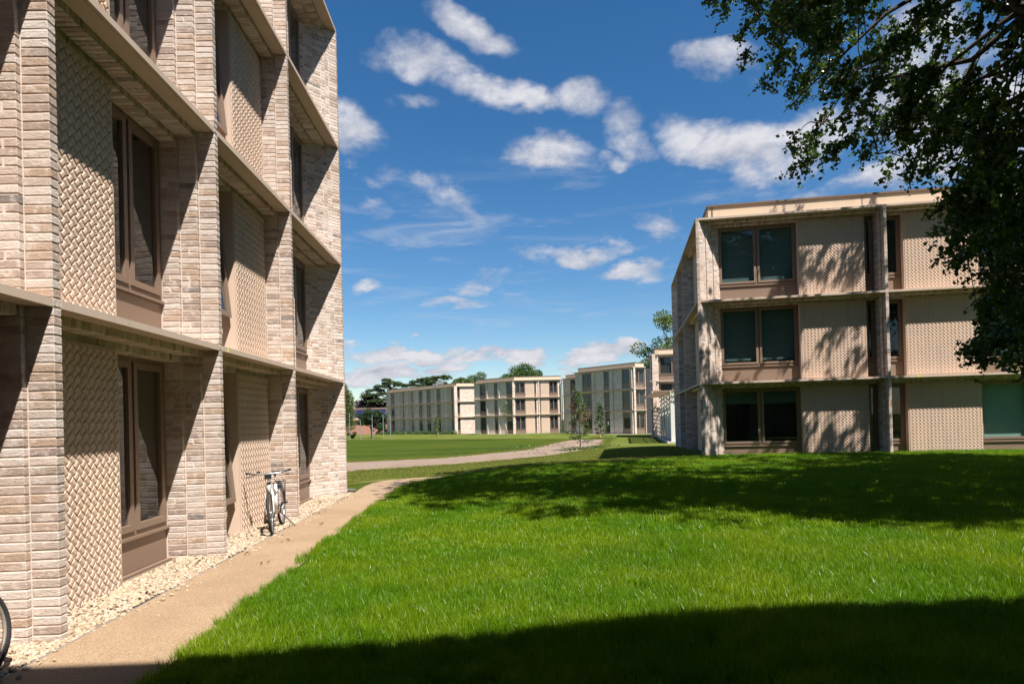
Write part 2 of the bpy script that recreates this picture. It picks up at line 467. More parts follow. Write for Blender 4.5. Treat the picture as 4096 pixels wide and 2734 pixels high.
class MB:
    """collects simple solids; points pass through an optional transform fn"""
    def __init__(self, fn=None):
        self.v = []; self.f = []; self.fn = fn
    def add(self, pts, faces):
        b = len(self.v)
        self.v += [self.fn(*p) if self.fn else tuple(p) for p in pts]
        self.f += [tuple(b + i for i in f) for f in faces]
        return self
    def box(self, x0, x1, y0, y1, z0, z1):
        p = [(x0, y0, z0), (x1, y0, z0), (x1, y1, z0), (x0, y1, z0), (x0, y0, z1), (x1, y0, z1), (x1, y1, z1), (x0, y1, z1)]
        return self.add(p, [(0, 3, 2, 1), (4, 5, 6, 7), (0, 1, 5, 4), (1, 2, 6, 5), (2, 3, 7, 6), (3, 0, 4, 7)])
    def prism(self, poly, x0, x1):
        """poly = [(d, z)...] counter-clockwise, extruded along the first axis"""
        n = len(poly)
        p = [(x0, d, z) for d, z in poly] + [(x1, d, z) for d, z in poly]
        fs = [tuple(range(n - 1, -1, -1)), tuple(range(n, 2 * n))]
        fs += [(i, (i + 1) % n, n + (i + 1) % n, n + i) for i in range(n)]
        return self.add(p, fs)
    def poly_up(self, poly, z0, z1):
        n = len(poly)
        p = [(x, y, z0) for x, y in poly] + [(x, y, z1) for x, y in poly]
        fs = [tuple(range(n - 1, -1, -1)), tuple(range(n, 2 * n))]
        fs += [(i, (i + 1) % n, n + (i + 1) % n, n + i) for i in range(n)]
        return self.add(p, fs)
    def tube(self, pts, r, seg=8, cap=True):
        pts = [Vector(p) for p in pts]
        n = len(pts)
        rs = r if isinstance(r, (list, tuple)) else [r] * n
        ring = []
        prev = None
        for i, p in enumerate(pts):
            d = (pts[min(i + 1, n - 1)] - pts[max(i - 1, 0)]).normalized()
            if prev is None:
                a = d.orthogonal().normalized()
            else:
                a = (prev - d * prev.dot(d)).normalized()
            prev = a
            b = d.cross(a)
            ring.append([p + (a * math.cos(t) + b * math.sin(t)) * rs[i] for t in [2 * math.pi * k / seg for k in range(seg)]])
        fs = []
        for i in range(n - 1):
            for k in range(seg):
                k2 = (k + 1) % seg
                fs.append((i * seg + k, i * seg + k2, (i + 1) * seg + k2, (i + 1) * seg + k))
        if cap:
            fs.append(tuple(range(seg - 1, -1, -1))); fs.append(tuple(range((n - 1) * seg, n * seg)))
        return self.add([tuple(q) for rg in ring for q in rg], fs)
    def torus(self, c, axis, R, r, seg=36, sec=8, squash=1.0):
        c = Vector(c); ax = Vector(axis).normalized(); a = ax.orthogonal().normalized(); b = ax.cross(a)
        p = []
        for i in range(seg):
            t = 2 * math.pi * i / seg
            o = a * math.cos(t) + b * math.sin(t)
            for k in range(sec):
                s = 2 * math.pi * k / sec
                p.append(tuple(c + o * (R + r * math.cos(s)) + ax * (r * squash * math.sin(s))))
        fs = [(i * sec + k, ((i + 1) % seg) * sec + k, ((i + 1) % seg) * sec + (k + 1) % sec, i * sec + (k + 1) % sec) for i in range(seg) for k in range(sec)]
        return self.add(p, fs)
    def build(self, name, mat, parent=None, smooth=False):
        me = bpy.data.meshes.new(name)
        me.from_pydata(self.v, [], self.f)
        me.materials.append(MATS[mat])
        if smooth: me.polygons.foreach_set('use_smooth', [True] * len(me.polygons))
        me.update()
        return link(name, me, parent)

# --- bricks: bevelled boxes with slightly uneven arrises
_S = np.array([[sx, sy, sz] for sx in (-1, 1) for sy in (-1, 1) for sz in (-1, 1)], float)
def _brick_template():
    idx = {}
    tpl = []
    for c in range(8):
        for a in range(3):
            idx[(c, a)] = len(tpl); tpl.append((c, a))
    q = []; t = []
    def cid(sx, sy, sz): return (0 if sx < 0 else 4) + (0 if sy < 0 else 2) + (0 if sz < 0 else 1)
    for a in range(3):                       # faces
        o1, o2 = [(1, 2), (2, 0), (0, 1)][a]
        for sg in (-1, 1):
            cs = []
            for (p, r) in ((-1, -1), (1, -1), (1, 1), (-1, 1)):
                s = [0, 0, 0]; s[a] = sg; s[o1] = p; s[o2] = r
                cs.append(idx[(cid(*s), a)])
            q.append(cs if sg > 0 else cs[::-1])
    for e in range(3):                       # edges along axis e
        o1, o2 = [(1, 2), (2, 0), (0, 1)][e]
        for s1 in (-1, 1):
            for s2 in (-1, 1):
                lo = [0, 0, 0]; lo[e] = -1; lo[o1] = s1; lo[o2] = s2
                hi = list(lo); hi[e] = 1
                f = [idx[(cid(*lo), o1)], idx[(cid(*hi), o1)], idx[(cid(*hi), o2)], idx[(cid(*lo), o2)]]
                q.append(f if s1 * s2 < 0 else f[::-1])
    for c in range(8):
        f = [idx[(c, 0)], idx[(c, 1)], idx[(c, 2)]]
        t.append(f if _S[c].prod() > 0 else f[::-1])
    return np.array(tpl), np.array(q), np.array(t)
_TPL, _BQ, _BT = _brick_template()
def bricks_np(cen, dim, ang, bevel=.006, jit=.0011):
    """cen (N,3) dim (N,3) ang (N,) -> verts, quads, tris"""
    cen = np.asarray(cen, float); dim = np.asarray(dim, float); ang = np.asarray(ang, float)
    n = len(cen)
    sg = _S[_TPL[:, 0]]                                   # 24,3
    ax = np.zeros((24, 3)); ax[np.arange(24), _TPL[:, 1]] = 1
    half = dim[:, None, :] / 2
    loc = sg[None] * (half - bevel * (1 - ax[None]))
    loc = loc + rng.normal(0, jit, (n, 8, 3))[:, _TPL[:, 0], :] + rng.normal(0, jit * .4, (n, 24, 3))
    c, s = np.cos(ang)[:, None], np.sin(ang)[:, None]
    x = loc[..., 0] * c - loc[..., 1] * s; y = loc[..., 0] * s + loc[..., 1] * c
    v = np.stack([x, y, loc[..., 2]], -1) + cen[:, None, :]
    off = (np.arange(n) * 24)[:, None, None]
    return v.reshape(-1, 3), (_BQ[None] + off).reshape(-1, 4), (_BT[None] + off).reshape(-1, 3)
def brick_pile(name, cen, dim, ang, parent, mat='brick'):
    v, q, t = bricks_np(cen, dim, ang)
    o = link(name, np_mesh(name, v, [q, t], mat), parent)
    o['kind'] = 'stuff'
    return o
_BV = {}
def brick_obj(cen, dim, ang, parent):
    """one brick as an object of its own, sharing mesh data with bricks of its size"""
    key = tuple(round(float(d), 3) for d in dim)
    if key not in _BV:
        lst = []
        for k in range(8):
            v, q, t = bricks_np([(0, 0, 0)], [dim], [0])
            lst.append(np_mesh('brick', v, [q, t], 'brick'))
        _BV[key] = lst
    o = link('brick', random.choice(_BV[key]), parent)
    o.location = cen; o.rotation_euler = (0, 0, ang)
    return o

# --- ground shape
def S(a, b, x):
    t = np.clip((np.asarray(x, float) - a) / (b - a), 0, 1)
    return t * t * (3 - 2 * t)
def H(x, y):
    base = -.03 - .52 * S(19, 46, y)
    rise = .24 * S(-2.35, 2.6, x) * (1 - S(20.5, 27, y)) + .36 * S(3, 9, x) * S(20.5, 27, y) * (1 - S(34, 52, y))
    return base + rise * S(-3, 1, y) 
def Hf(x, y): return float(H(x, y))
def grid_obj(name, X, Y, off, mat, kind='structure'):
    Z = H(X, Y) + off
    v = np.stack([X, Y, Z], -1).reshape(-1, 3)
    a, b = X.shape
    i = np.arange(a * b).reshape(a, b)
    q = np.stack([i[:-1, :-1], i[:-1, 1:], i[1:, 1:], i[1:, :-1]], -1).reshape(-1, 4)
    me = np_mesh(name, v, [q], mat, True)
    if me.polygons[0].normal.z < 0: me.flip_normals()
    o = link(name, me)
    o['kind'] = kind
    return o
def ribbon(name, L, R, n, w, off, mat, rough=0.0, seed=0):
    """sheet between two polylines, following the ground"""
    def res(P):
        P = np.array(P, float)
        d = np.r_[0, np.cumsum(np.hypot(*np.diff(P, axis=0).T))]
        t = np.linspace(0, d[-1], n)
        return np.stack([np.interp(t, d, P[:, 0]), np.interp(t, d, P[:, 1])], -1)
    A, B = res(L), res(R)
    if rough:
        g = np.random.default_rng(seed)
        for E in (A, B):
            nz = g.normal(0, 1, (n, 2))
            k = np.ones(5) / 5
            nz = np.stack([np.convolve(nz[:, j], k, 'same') for j in (0, 1)], -1)
            E += nz * rough + g.normal(0, rough * .35, (n, 2))
    t = np.linspace(0, 1, w)[None, :, None]
    P = A[:, None] * (1 - t) + B[:, None] * t
    return grid_obj(name, P[..., 0], P[..., 1], off, mat)

# ------------------------------------------------------------------ setting: ground, path, beds
def axis_pts(*segs):
    out = [segs[0][0]]
    for a, b, st in segs:
        k = max(1, int(round((b - a) / st)))
        out += list(a + (b - a) * np.arange(1, k + 1) / k)
    return np.array(out)
gx = axis_pts((-2200, -200, 400), (-200, -40, 20), (-40, -8, 1.6), (-8, 20, .4), (20, 44, 1.6), (44, 200, 20), (200, 2200, 400))
gy = axis_pts((-300, -20, 40), (-20, -4, 2), (-4, 56, .4), (56, 160, 4), (160, 400, 40), (400, 3600, 400))
GX, GY = np.meshgrid(gx, gy)
grid_obj('ground', GX, GY, -.012, 'field_turf')

path_left = [(-3.35, -4), (-3.35, 16.0), (-3.40, 17.4), (-3.36, 18.6), (-3.0, 19.5), (-2.3, 19.9), (-1.4, 20.0)]
path_right = [(-2.30, -4), (-2.30, 16.4), (-2.24, 17.4), (-2.05, 18.3), (-1.75, 18.8), (-1.5, 19.1), (-1.2, 19.3)]
ribbon('path', path_left, path_right, 160, 8, .012, 'resin_gravel')
ribbon('gravel_bed', [(-4.6, -3), (-4.6, 16.05)], [(-3.36, -3), (-3.36, 16.05)], 60, 8, .004, 'gravel_bed')
# thin steel edging where the path meets gravel and planting
e = MB()
e.box(-3.358, -3.350, -3.0, 16.1, -.12, -.013)
tag(e.build('path_edging', 'galvanised'), 'thin metal edging strip between the cream gravel and the tan path', 'edging')
e = MB()
for a, b in zip([(-3.46, 16.7), (-4.3, 17.15), (-6.5, 17.3)], [(-4.3, 17.15), (-6.5, 17.3), (-10, 17.35)]):
    e.tube([(a[0], a[1], -.02), (b[0], b[1], -.02)], .03, 6)
tag(e.build('kerb_edging', 'galvanised'), 'grey edging rail of the planting bed past the building corner', 'edging')
ribbon('planting_bed', [(-9, 16.1), (-3.42, 16.1)], [(-9, 17.25), (-3.45, 16.8)], 20, 6, .004, 'mulch')
# mown rough grass and bare soil
mown_near = [(-14, 17.4), (-4.5, 17.5), (-3.2, 20.2), (-1.0, 21.2), (4, 21.4), (9, 21.0)]
soil_low = [(-14, 20.8), (-9, 21.7), (-5.0, 22.9), (-3.38, 24.3), (-.68, 26.9), (1.34, 30.7), (4.72, 38.0), (5.64, 38.4), (8.06, 47.3), (12.0, 66.0)]
soil_up = [(-14, 33.2), (-7.63, 35.0), (-3.52, 37.7), (-.1, 44.0), (2.1, 47.4), (3.5, 51.9), (6.3, 62.0), (8.4, 68.5), (10.2, 68.5), (12.0, 66.4)]
ribbon('mown_grass', soil_low, [(-14, 17.4), (-9, 17.4), (-4.6, 17.5), (-2.6, 19.9), (0, 19.9), (5, 20.6), (12, 24), (19, 30), (24, 46), (27, 66)], 120, 30, .004, 'mown_turf')
ribbon('bare_soil', soil_low, soil_up, 150, 14, .010, 'soil', .10, 3)
ribbon('mown_grass_far', [(-40, 96), (-21, 97), (-4, 84), (4, 77), (9, 71), (12.2, 66.2)], [(-40, 142), (-24, 141), (-2, 118), (6, 108), (14, 98), (28, 66)], 60, 24, .006, 'mown_turf')
ribbon('paving_strip', [(-6, 118.4), (3.6, 105.9), (12.6, 106.0), (12.6, 92.0), (18.8, 83.9), (22, 85.0)], [(-5.6, 119.2), (3.9, 106.7), (13.2, 106.8), (13.4, 92.6), (19.0, 84.7), (22, 85.8)], 60, 3, .02, 'paving')

# lawn under the long grass
ly = np.concatenate([np.linspace(-4, 16.4, 52), np.linspace(16.8, 23.4, 24)])
ll = np.interp(ly, [-4, 16.4, 17.4, 18.3, 18.9, 19.3, 19.6, 19.8, 20.6, 21.6, 22.6, 23.4], [-2.29, -2.29, -2.23, -2.04, -1.59, -.89, .2, 2.0, 4.5, 6.4, 7.6, 9.0])
LX = ll[:, None] + (26 - ll)[:, None] * np.linspace(0, 1, 80)[None] ** 1.5
LY = np.repeat(ly[:, None], 80, 1)
grid_obj('lawn', LX, LY, .008, 'lawn_soil')

# ------------------------------------------------------------------ facade kit
COURSE = .075
class Facade:
    """local frame: s to the right seen from outside, d inwards, z up"""
    def __init__(self, root, ox, oy, ang):
        self.root = root; self.ox = ox; self.oy = oy; self.ang = ang
        self.c, self.sn = math.cos(ang), math.sin(ang)
    def P(self, s, d, z):
        return (self.ox + s * self.c - d * self.sn, self.oy + s * self.sn + d * self.c, z)
    def mb(self): return MB(self.P)

def ledge(F, s0, s1, zb, depth=.74, lip=.068):
    """precast slab edge: thin lip, drip groove, flat soffit"""
    m_ = F.mb()
    m_.prism([(0, zb), (.030, zb), (.030, zb + .010), (.044, zb + .010), (.044, zb + .003), (.245, zb + .012), (depth, zb + .012), (depth, zb + lip + .012), (.02, zb + lip + .004), (0, zb + lip)], s0, s1)
    return m_.build('ledge', 'concrete', F.root)
def soffit_bricks(F, s0, s1, zb):
    cen = []; dim = []; ang = []
    n = int((s1 - s0) / .075)
    st = (s1 - s0) / n
    for row in range(2):
        for k in range(n):
            s = s0 + (k + .5) * st
            d = .348 + .226 * row
            cen.append(F.P(s, d, zb - .075 * (row + 1) + .051)); dim.append((st - .009, .215, .1025)); ang.append(F.ang)
    return cen, dim, ang
def soffit_core(F, s0, s1, zb):
    m_ = F.mb()
    m_.box(s0, s1, .246, .70, zb - .066, zb + .010)
    m_.box(s0, s1, .471, .70, zb - .142, zb - .060)
    return m_
def fin_bricks(s0, z0, z1):
    """three stepped stacks; s0 is the near edge of the outer stack (.1 wide)"""
    out = []
    n = int(round((z1 - z0) / COURSE))
    for k in range(n):
        z = z0 + (k + .5) * (z1 - z0) / n
        out.append(((s0 + .05, .1075, z), (.1, .215, .065), 0))
        for (sa, sb, d) in ((s0 - .05, s0 + .15, .3325), (s0 - .10, s0 + .20, .5575)):
            if rng.random() < .16:
                a = .105
                out.append((((sa + sb) / 2, d - .1075 + a / 2, z), (sb - sa, a, .065), 0))
                out.append((((sa + sb) / 2, d + .1075 - .0475, z), (sb - sa, .095, .065), 0))
            else:
                out.append((((sa + sb) / 2, d, z), (sb - sa, .215, .065), 0))
    return out
def fin_core(F, s0, z0, z1, back=.70):
    m_ = F.mb()
    m_.box(s0 + .006, s0 + .094, .006, .30, z0, z1)
    m_.box(s0 - .044, s0 + .144, .231, .50, z0, z1)
    m_.box(s0 - .094, s0 + .194, .456, back, z0, z1)
    return m_
def pier_bricks(s0, sign, z0, z1, stacks=3, post=True):
    """splayed corner pier: sign -1 leans to smaller s going in, +1 to larger s"""
    out = []
    n = int(round((z1 - z0) / COURSE))
    a = rad(45)
    u = (sign * math.cos(a), math.sin(a)); nn = (sign * math.sin(a), -math.cos(a))
    for k in range(n):
        z = z0 + (k + .5) * (z1 - z0) / n
        for st in range(stacks):
            base = .342 * st; off = .030 * st
            parts = [(.0, .215), (.225, .332)] if (st % 2 == 0) else [(.0, .107), (.117, .332)]
            if rng.random() < .12: parts = parts[::-1] and [(.0, .163), (.173, .332)]
            for (p0, p1) in parts:
                c = base + (p0 + p1) / 2
                s = s0 + u[0] * c + nn[0] * (off - .05); d = u[1] * c + nn[1] * (off - .05)
                out.append(((s, max(d, .03), z), (p1 - p0, .10, .065), math.atan2(u[1], u[0])))
        # post at the very corner
        if post: out.append(((s0 - sign * .048, .05, z), (.096, .1, .065), 0))
    return out
def pier_core(F, s0, sign, z0, z1):
    a = rad(45)
    m_ = F.mb()
    L = 1.03
    ux, uy = sign * math.cos(a), math.sin(a)
    nx, ny = sign * math.sin(a), -math.cos(a)
    front = [(s0 + nx * -.006, .007)]; backl = []
    for st in range(3):
        off = .030 * st - .0045
        for b in (.342 * st, .342 * (st + 1)):
            front.append((s0 + ux * b + nx * off, max(.007, uy * b + ny * off)))
            backl.append((s0 + ux * b + nx * (off - .05), max(.04, uy * b + ny * (off - .05))))
    poly = [(s0 - sign * .04, .007)] + front + backl[::-1] + [(s0 - sign * .04, .05)]
    if sign < 0: poly = poly[::-1]
    pts = [(p[0], p[1]) for p in poly]
    return m_.poly_up(pts, z0, z1)

_WV = {}
def weave_mesh(w, h):
    key = (round(w, 3), round(h, 3))
    if key in _WV: return _WV[key]
    PW, PH = .112, .110
    b = .032
    nx = max(1, round((w - 2 * b) / PW)); PW = (w - 2 * b) / nx
    nz = max(1, round((h - 2 * b) / PH)); PH = (h - 2 * b) / nz
    cx = []; cz = []; sg = []
    for i in range(nx + 1):
        for k in range(nz + 1):
            cx.append(b + i * PW); cz.append(b + k * PH); sg.append(1)
    for i in range(nx):
        for k in range(nz):
            cx.append(b + (i + .5) * PW); cz.append(b + (k + .5) * PH); sg.append(-1)
    cx = np.array(cx); cz = np.array(cz); sg = np.array(sg, float)
    th = math.atan2(PH, PW)
    L, Wd = .134, .0735
    tt = np.array([-1, -.62, -.2, .2, .62, 1.0])
    ts = tt * L / 2
    hs = .040 * (1 - tt ** 2) - .010
    NS = 6
    n = len(cx)
    V = np.zeros((n, NS, 4, 3))
    for k in range(NS):
        for j, (pw, top) in enumerate(((-1, 0), (-1, 1), (1, 1), (1, 0))):
            ww = Wd / 2 * pw * (1.0 if not top else .90)
            a = ts[k]
            V[:, k, j, 0] = cx + a * math.cos(th) - ww * math.sin(th) * sg
            V[:, k, j, 2] = cz + a * math.sin(th) * sg + ww * math.cos(th)
            V[:, k, j, 1] = -(hs[k] if top else -.006)
    V[..., 0] = np.clip(V[..., 0], b, w - b); V[..., 2] = np.clip(V[..., 2], b, h - b)
    F_ = []
    for k in range(NS - 1):
        for j in range(3):
            F_.append((k * 4 + j, k * 4 + j + 1, (k + 1) * 4 + j + 1, (k + 1) * 4 + j))
    F_.append((0, 3, 2, 1)); F_.append(tuple(4 * (NS - 1) + j for j in range(4)))
    F_ = np.array(F_)
    q = (F_[None] + (np.arange(n) * 4 * NS)[:, None, None]).reshape(-1, 4)
    me = np_mesh('weave', V.reshape(-1, 3), [q], 'woven_concrete')
    s_ = MB()
    s_.box(0, w, 0, .21, 0, h)
    for (x0, x1, z0, z1) in ((0, b, 0, h), (w - b, w, 0, h), (b, w - b, 0, b), (b, w - b, h - b, h)):
        s_.box(x0, x1, -.014, -.0005, z0, z1)
    sl = bpy.data.meshes.new('woven_panel'); sl.from_pydata(s_.v, [], s_.f); sl.materials.append(MATS['woven_concrete']); sl.update()
    _WV[key] = (sl, me)
    return _WV[key]
def woven_panel(F, s0, s1, z0, z1, d):
    sl, me = weave_mesh(s1 - s0, z1 - z0)
    o = link('woven_panel', sl, F.root)
    o.location = F.P(s0, d, z0); o.rotation_euler = (0, 0, F.ang)
    r = link('weave', me, o); r['kind'] = 'stuff'
    return o

def ring(m_, s0, s1, z0, z1, w, d0, d1):
    m_.box(s0, s0 + w, d0, d1, z0, z1); m_.box(s1 - w, s1, d0, d1, z0, z1)
    m_.box(s0 + w, s1 - w, d0, d1, z0, z0 + w); m_.box(s0 + w, s1 - w, d0, d1, z1 - w, z1)
def window(F, s0, s1, z0, z1, d, splits=(.5,), spand=None, blind=None, blind_to=None, tilt=0.0, fw=.055, sw=.075, fine=True, curtain=None):
    """bronze window with its sashes, panes, apron panel, sill and blind"""
    m_ = F.mb()
    ring(m_, s0, s1, z0, z1, fw, d, d + .09)
    xs = [s0 + fw] + [s0 + (s1 - s0) * t for t in splits] + [s1 - fw]
    for x in xs[1:-1]: m_.box(x - .022, x + .022, d + .012, d + .08, z0 + fw, z1 - fw)
    w = m_.build('window', 'bronze', F.root)
    def tilted(s, dd, z):
        if not tilt: return F.P(s, dd, z)
        a = rad(tilt); hz = z1 - fw; hd = d + .02
        r, t = dd - hd, z - hz
        return F.P(s, hd + r * math.cos(a) + t * math.sin(a), hz - r * math.sin(a) + t * math.cos(a))
    for a, b in zip(xs[:-1], xs[1:]):
        a2 = a + .026 if a != xs[0] else a + .004
        b2 = b - .026 if b != xs[-1] else b - .004
        if fine:
            q = MB(tilted); ring(q, a2, b2, z0 + fw + .004, z1 - fw - .004, sw, d - .018, d + .045)
            q.build('sash', 'bronze', w)
            k = sw
        else:
            k = .03
        q = MB(tilted); q.box(a2 + k - .004, b2 - k + .004, d + .012, d + .022, z0 + fw + k, z1 - fw - k)
        q.build('pane', 'glass', w)
        if blind:
            zb_ = z0 + fw if blind_to is None else blind_to
            q = F.mb(); q.box(a2 + .02, b2 - .02, d + .13, d + .136, zb_, z1 - fw)
            q.build('blind', blind, w)
        if curtain:
            q = F.mb()
            n = 9; wd = (b2 - a2) * .42
            for side in (0, 1):
                for i in range(n):
                    x = (a2 + wd * i / n) if side == 0 else (b2 - wd * (i + 1) / n)
                    dd = d + .20 + .03 * (i % 2)
                    q.box(x, x + wd / n - .002, dd, dd + .01, z0 + .02, z1 - .05)
            q.build('curtain', curtain, w)
    if spand is not None:
        q = F.mb(); q.box(s0 + .004, s1 - .004, d + .012, d + .06, spand + .028, z0 - .045)
        q.build('apron_panel', 'bronze', w)
        q = F.mb(); q.box(s0, s1, d - .03, d + .07, z0 - .038, z0 - .004)
        q.build('sill', 'bronze', w)
        q = F.mb(); q.box(s0, s1, d - .05, d + .07, spand, spand + .022)
        q.build('flashing', 'bronze', w)
    return w

# ------------------------------------------------------------------ left building (four storeys, seen along its face)
GZ = -.06
ZB = [2.658 + 2.85 * k for k in range(4)]
left = empty('residence_building', (-3.496, 0, 0), rad(90))
tag(left, 'tall pale brick residence at left with woven panels and a white bicycle in front', 'building', 'brick residence blocks')
FL = Facade(left, 0, 0, 0)
FINS = [-4.338, -1.10, 2.138, 5.376, 8.614, 11.852]
END = 15.904
budget = 300
for s0 in FINS:
    z1 = ZB[3] + .07
    core = fin_core(FL, s0, GZ, z1, 2.0).build('fin', 'mortar', left)
    near = s0 in (5.376, 8.614)
    pile = []
    zs = [(GZ, ZB[0] + .075)] + [(ZB[k] + .075, ZB[k + 1] + .075) for k in range(3)]
    for (za, zb_) in zs:
        for (c, dm, a) in fin_bricks(s0, za, zb_):
            lim = 5.3 if s0 == 5.376 else 2.75
            if near and budget > 0 and c[2] < lim and c[2] > (-.1):
                brick_obj(c, dm, a, core); budget -= 1
            else: pile.append((c, dm, a))
    if pile:
        c, dm, a = zip(*pile); brick_pile('brickwork', c, dm, a, core)
core = pier_core(FL, END, -1, GZ, ZB[3] + .07).build('corner_pier', 'mortar', left)
pb = []
for (za, zb_) in [(GZ, ZB[0] + .075)] + [(ZB[k] + .075, ZB[k + 1] + .075) for k in range(3)]:
    pb += pier_bricks(END, -1, za, zb_)
c, dm, a = zip(*pb); brick_pile('brickwork', c, dm, a, core)
BAYS = [(FINS[i], FINS[i + 1]) for i in range(5)] + [(FINS[5], END)]
for i, (a, b) in enumerate(BAYS):
    last = i == 5
    for k in range(4):
        zb_ = ZB[k]
        lo = a + .104; hi = b - (.004 if not last else .012)
        if last:
            m_ = FL.mb()      # slab with the splayed end
            for (da, db, za, zc) in ((0, .030, 0, .068), (.030, .044, .010, .07), (.044, .245, .006, .074), (.245, .74, .012, .08)):
                m_.poly_up([(lo, da), (hi - da, da), (hi - db, db), (lo, db)], zb_ + za, zb_ + zc)
            ld = m_.build('ledge', 'concrete', left)
        else:
            ld = ledge(FL, lo, hi, zb_)
        shi = hi - .06 if not last else END - .36
        soffit_core(FL, a + .16, shi + (0 if not last else -.15), zb_).build('soffit', 'mortar', ld)
        c, dm, an = soffit_bricks(FL, a + .155, shi, zb_)
        if last:
            keep = [j for j in range(len(c)) if c[j][0] < END - c[j][1] - .02]
            c = [c[j] for j in keep]; dm = [dm[j] for j in keep]; an = [an[j] for j in keep]
        brick_pile('soffit_bricks', c, dm, an, ld)
    # panel and window swap sides from bay to bay
    win_far = (i % 2 == 1) 
    for k in range(4):
        z0 = GZ if k == 0 else ZB[k - 1] + .08
        zt = ZB[k] - .152
        inner_a, inner_b = a + .205, (b - .105 if not last else END - .74)
        span = inner_b - inner_a
        if win_far:
            pa, pb_ = inner_a, inner_a + (1.48 if not last else 1.45)
            wa, wb = pb_ + .004, inner_b
        else:
            pa, pb_ = inner_b - 1.40, inner_b
            wa, wb = inner_a, pa - .004
        woven_panel(FL, pa, pb_, z0 + (.0 if k == 0 else .012), zt, .455)
        zs_ = (.42 if k == 0 else ZB[k - 1] + .63)
        window(FL, wa, wb, zs_, zt, .67, (.47,), z0 if k else -.02, tilt=(5.2 if (i == 4) else 0))
# yellow tape marks left on the ledges
for (s, k) in ((8.614 + .27, 0), (END - .06, 0)):
    m_ = FL.mb(); m_.box(s, s + .022, -.004, .002, ZB[k] + .004, ZB[k] + .062)
    m_.build('tape_mark', 'tape', left)
m_ = FL.mb()
m_.box(-4.5, END + .1, 2.0, 13.0, GZ, ZB[3] + .05)
for k in range(4): m_.box(-4.4, END - .02, .745, 2.0, ZB[k] - .13, ZB[k] + .06)
m_.build('inner_walls', 'room', left)
m_ = FL.mb(); m_.box(END - .03, END + .096, .80, 13.0, GZ, ZB[3] + .068)
m_.build('end_wall', 'brick_far', left)
m_ = FL.mb(); m_.box(-4.4, END - .45, .55, .75, ZB[3] + .09, ZB[3] + .60)
m_.build('parapet', 'render', left)

# ------------------------------------------------------------------ the block behind the viewpoint whose shade falls on the near lawn
back = empty('residence_building', (16.0, -.80, 0), rad(180))
tag(back, 'four-storey brick residence behind the viewer casting the shade along the near lawn', 'building', 'brick residence blocks')
FB = Facade(back, 0, 0, 0)
m_ = FB.mb(); m_.box(0, 24, .70, 12, GZ, ZB[3] + .05); m_.build('brick_wall', 'brick_far', back)
for k in range(4):
    m_ = FB.mb(); m_.box(-.1, 24.1, 0, .70, ZB[k], ZB[k] + .07); m_.build('ledge', 'concrete', back)
for j in range(7):
    m_ = FB.mb(); m_.box(j * 3.95, j * 3.95 + .16, .012, .69, GZ, ZB[3]); m_.build('fin', 'brick_far', back)
    if j < 6:
        for k in range(4):
            z0 = GZ if k == 0 else ZB[k - 1] + .08
            woven_panel(FB, j * 3.95 + 2.2, j * 3.95 + 3.68, z0 + .012, ZB[k] - .152, .45)
            window(FB, j * 3.95 + .4, j * 3.95 + 2.1, z0 + .55, ZB[k] - .15, .58, (.5,), z0, blind='blind', fine=False)
m_ = FB.mb(); m_.box(.5, 23.5, .5, .7, ZB[3] + .08, ZB[3] + .6); m_.build('parapet', 'render', back)

# ------------------------------------------------------------------ right building (three storeys, face on)
RY = .2051
right = empty('residence_building', (7.3215, 22.2939, .058), -RY)
tag(right, 'three-storey pale brick residence at right, partly behind the leafy overhanging tree', 'building', 'brick residence blocks')
FR = Facade(right, 0, 0, 0)
WL = 11.66
FW = Facade(right, 0, WL, rad(-90))            # its shaded left flank, s runs from the far end to the corner
ZR = ZB[:3]
RG = -.45
storeys = [(RG, ZR[0] + .075), (ZR[0] + .075, ZR[1] + .075), (ZR[1] + .075, ZR[2] + .068)]
def brick_part(F, name, core, lists):
    o = core.build(name, 'mortar', F.root)
    cc = [(F.P(*c), dm, a + F.ang) for (c, dm, a) in lists]
    c, dm, a = zip(*cc)
    return o, (c, dm, a)
right_budget = 300
def put_bricks(o, c, dm, a, single=False):
    global right_budget
    rest = []
    for x in zip(c, dm, a):
        if single and right_budget > 0 and 0.1 < x[0][2] < 8.4:
            brick_obj(x[0], x[1], x[2], o); right_budget -= 1
        else: rest.append(x)
    if rest:
        c, dm, a = zip(*rest); brick_pile('brickwork', c, dm, a, o)
for s0 in (6.02, 12.25, 18.4):
    lst = []
    for za, zc in storeys: lst += fin_bricks(s0, za, zc)
    o, (c, dm, a) = brick_part(FR, 'fin', fin_core(FR, s0, RG, ZR[2] + .06, 2.0), lst)
    put_bricks(o, c, dm, a)
for s0 in (3.18, 6.31):
    lst = []
    for za, zc in storeys: lst += fin_bricks(s0, za, zc)
    o, (c, dm, a) = brick_part(FW, 'fin', fin_core(FW, s0, RG, ZR[2] + .06, 2.0), lst)
    put_bricks(o, c, dm, a)
for F, s0, sg in ((FR, .10, 1), (FW, WL - .10, -1), (FW, .10, 1)):
    lst = []
    for za, zc in storeys: lst += pier_bricks(s0, sg, za, zc, 3, not (F is FW and sg < 0))
    o, (c, dm, a) = brick_part(F, 'corner_pier', pier_core(F, s0, sg, RG, ZR[2] + .06), lst)
    put_bricks(o, c, dm, a, F is FR)
def splay_ledge(F, lo, hi, zb_, el, er):
    m_ = F.mb()
    for (da, db, za, zc) in ((0, .030, 0, .068), (.030, .044, .010, .07), (.044, .245, .006, .074), (.245, .72, .012, .08)):
        m_.poly_up([(lo + da * el, da), (hi - da * er, da), (hi - db * er, db), (lo + db * el, db)], zb_ + za, zb_ + zc)
    return m_.build('ledge', 'concrete', F.root)
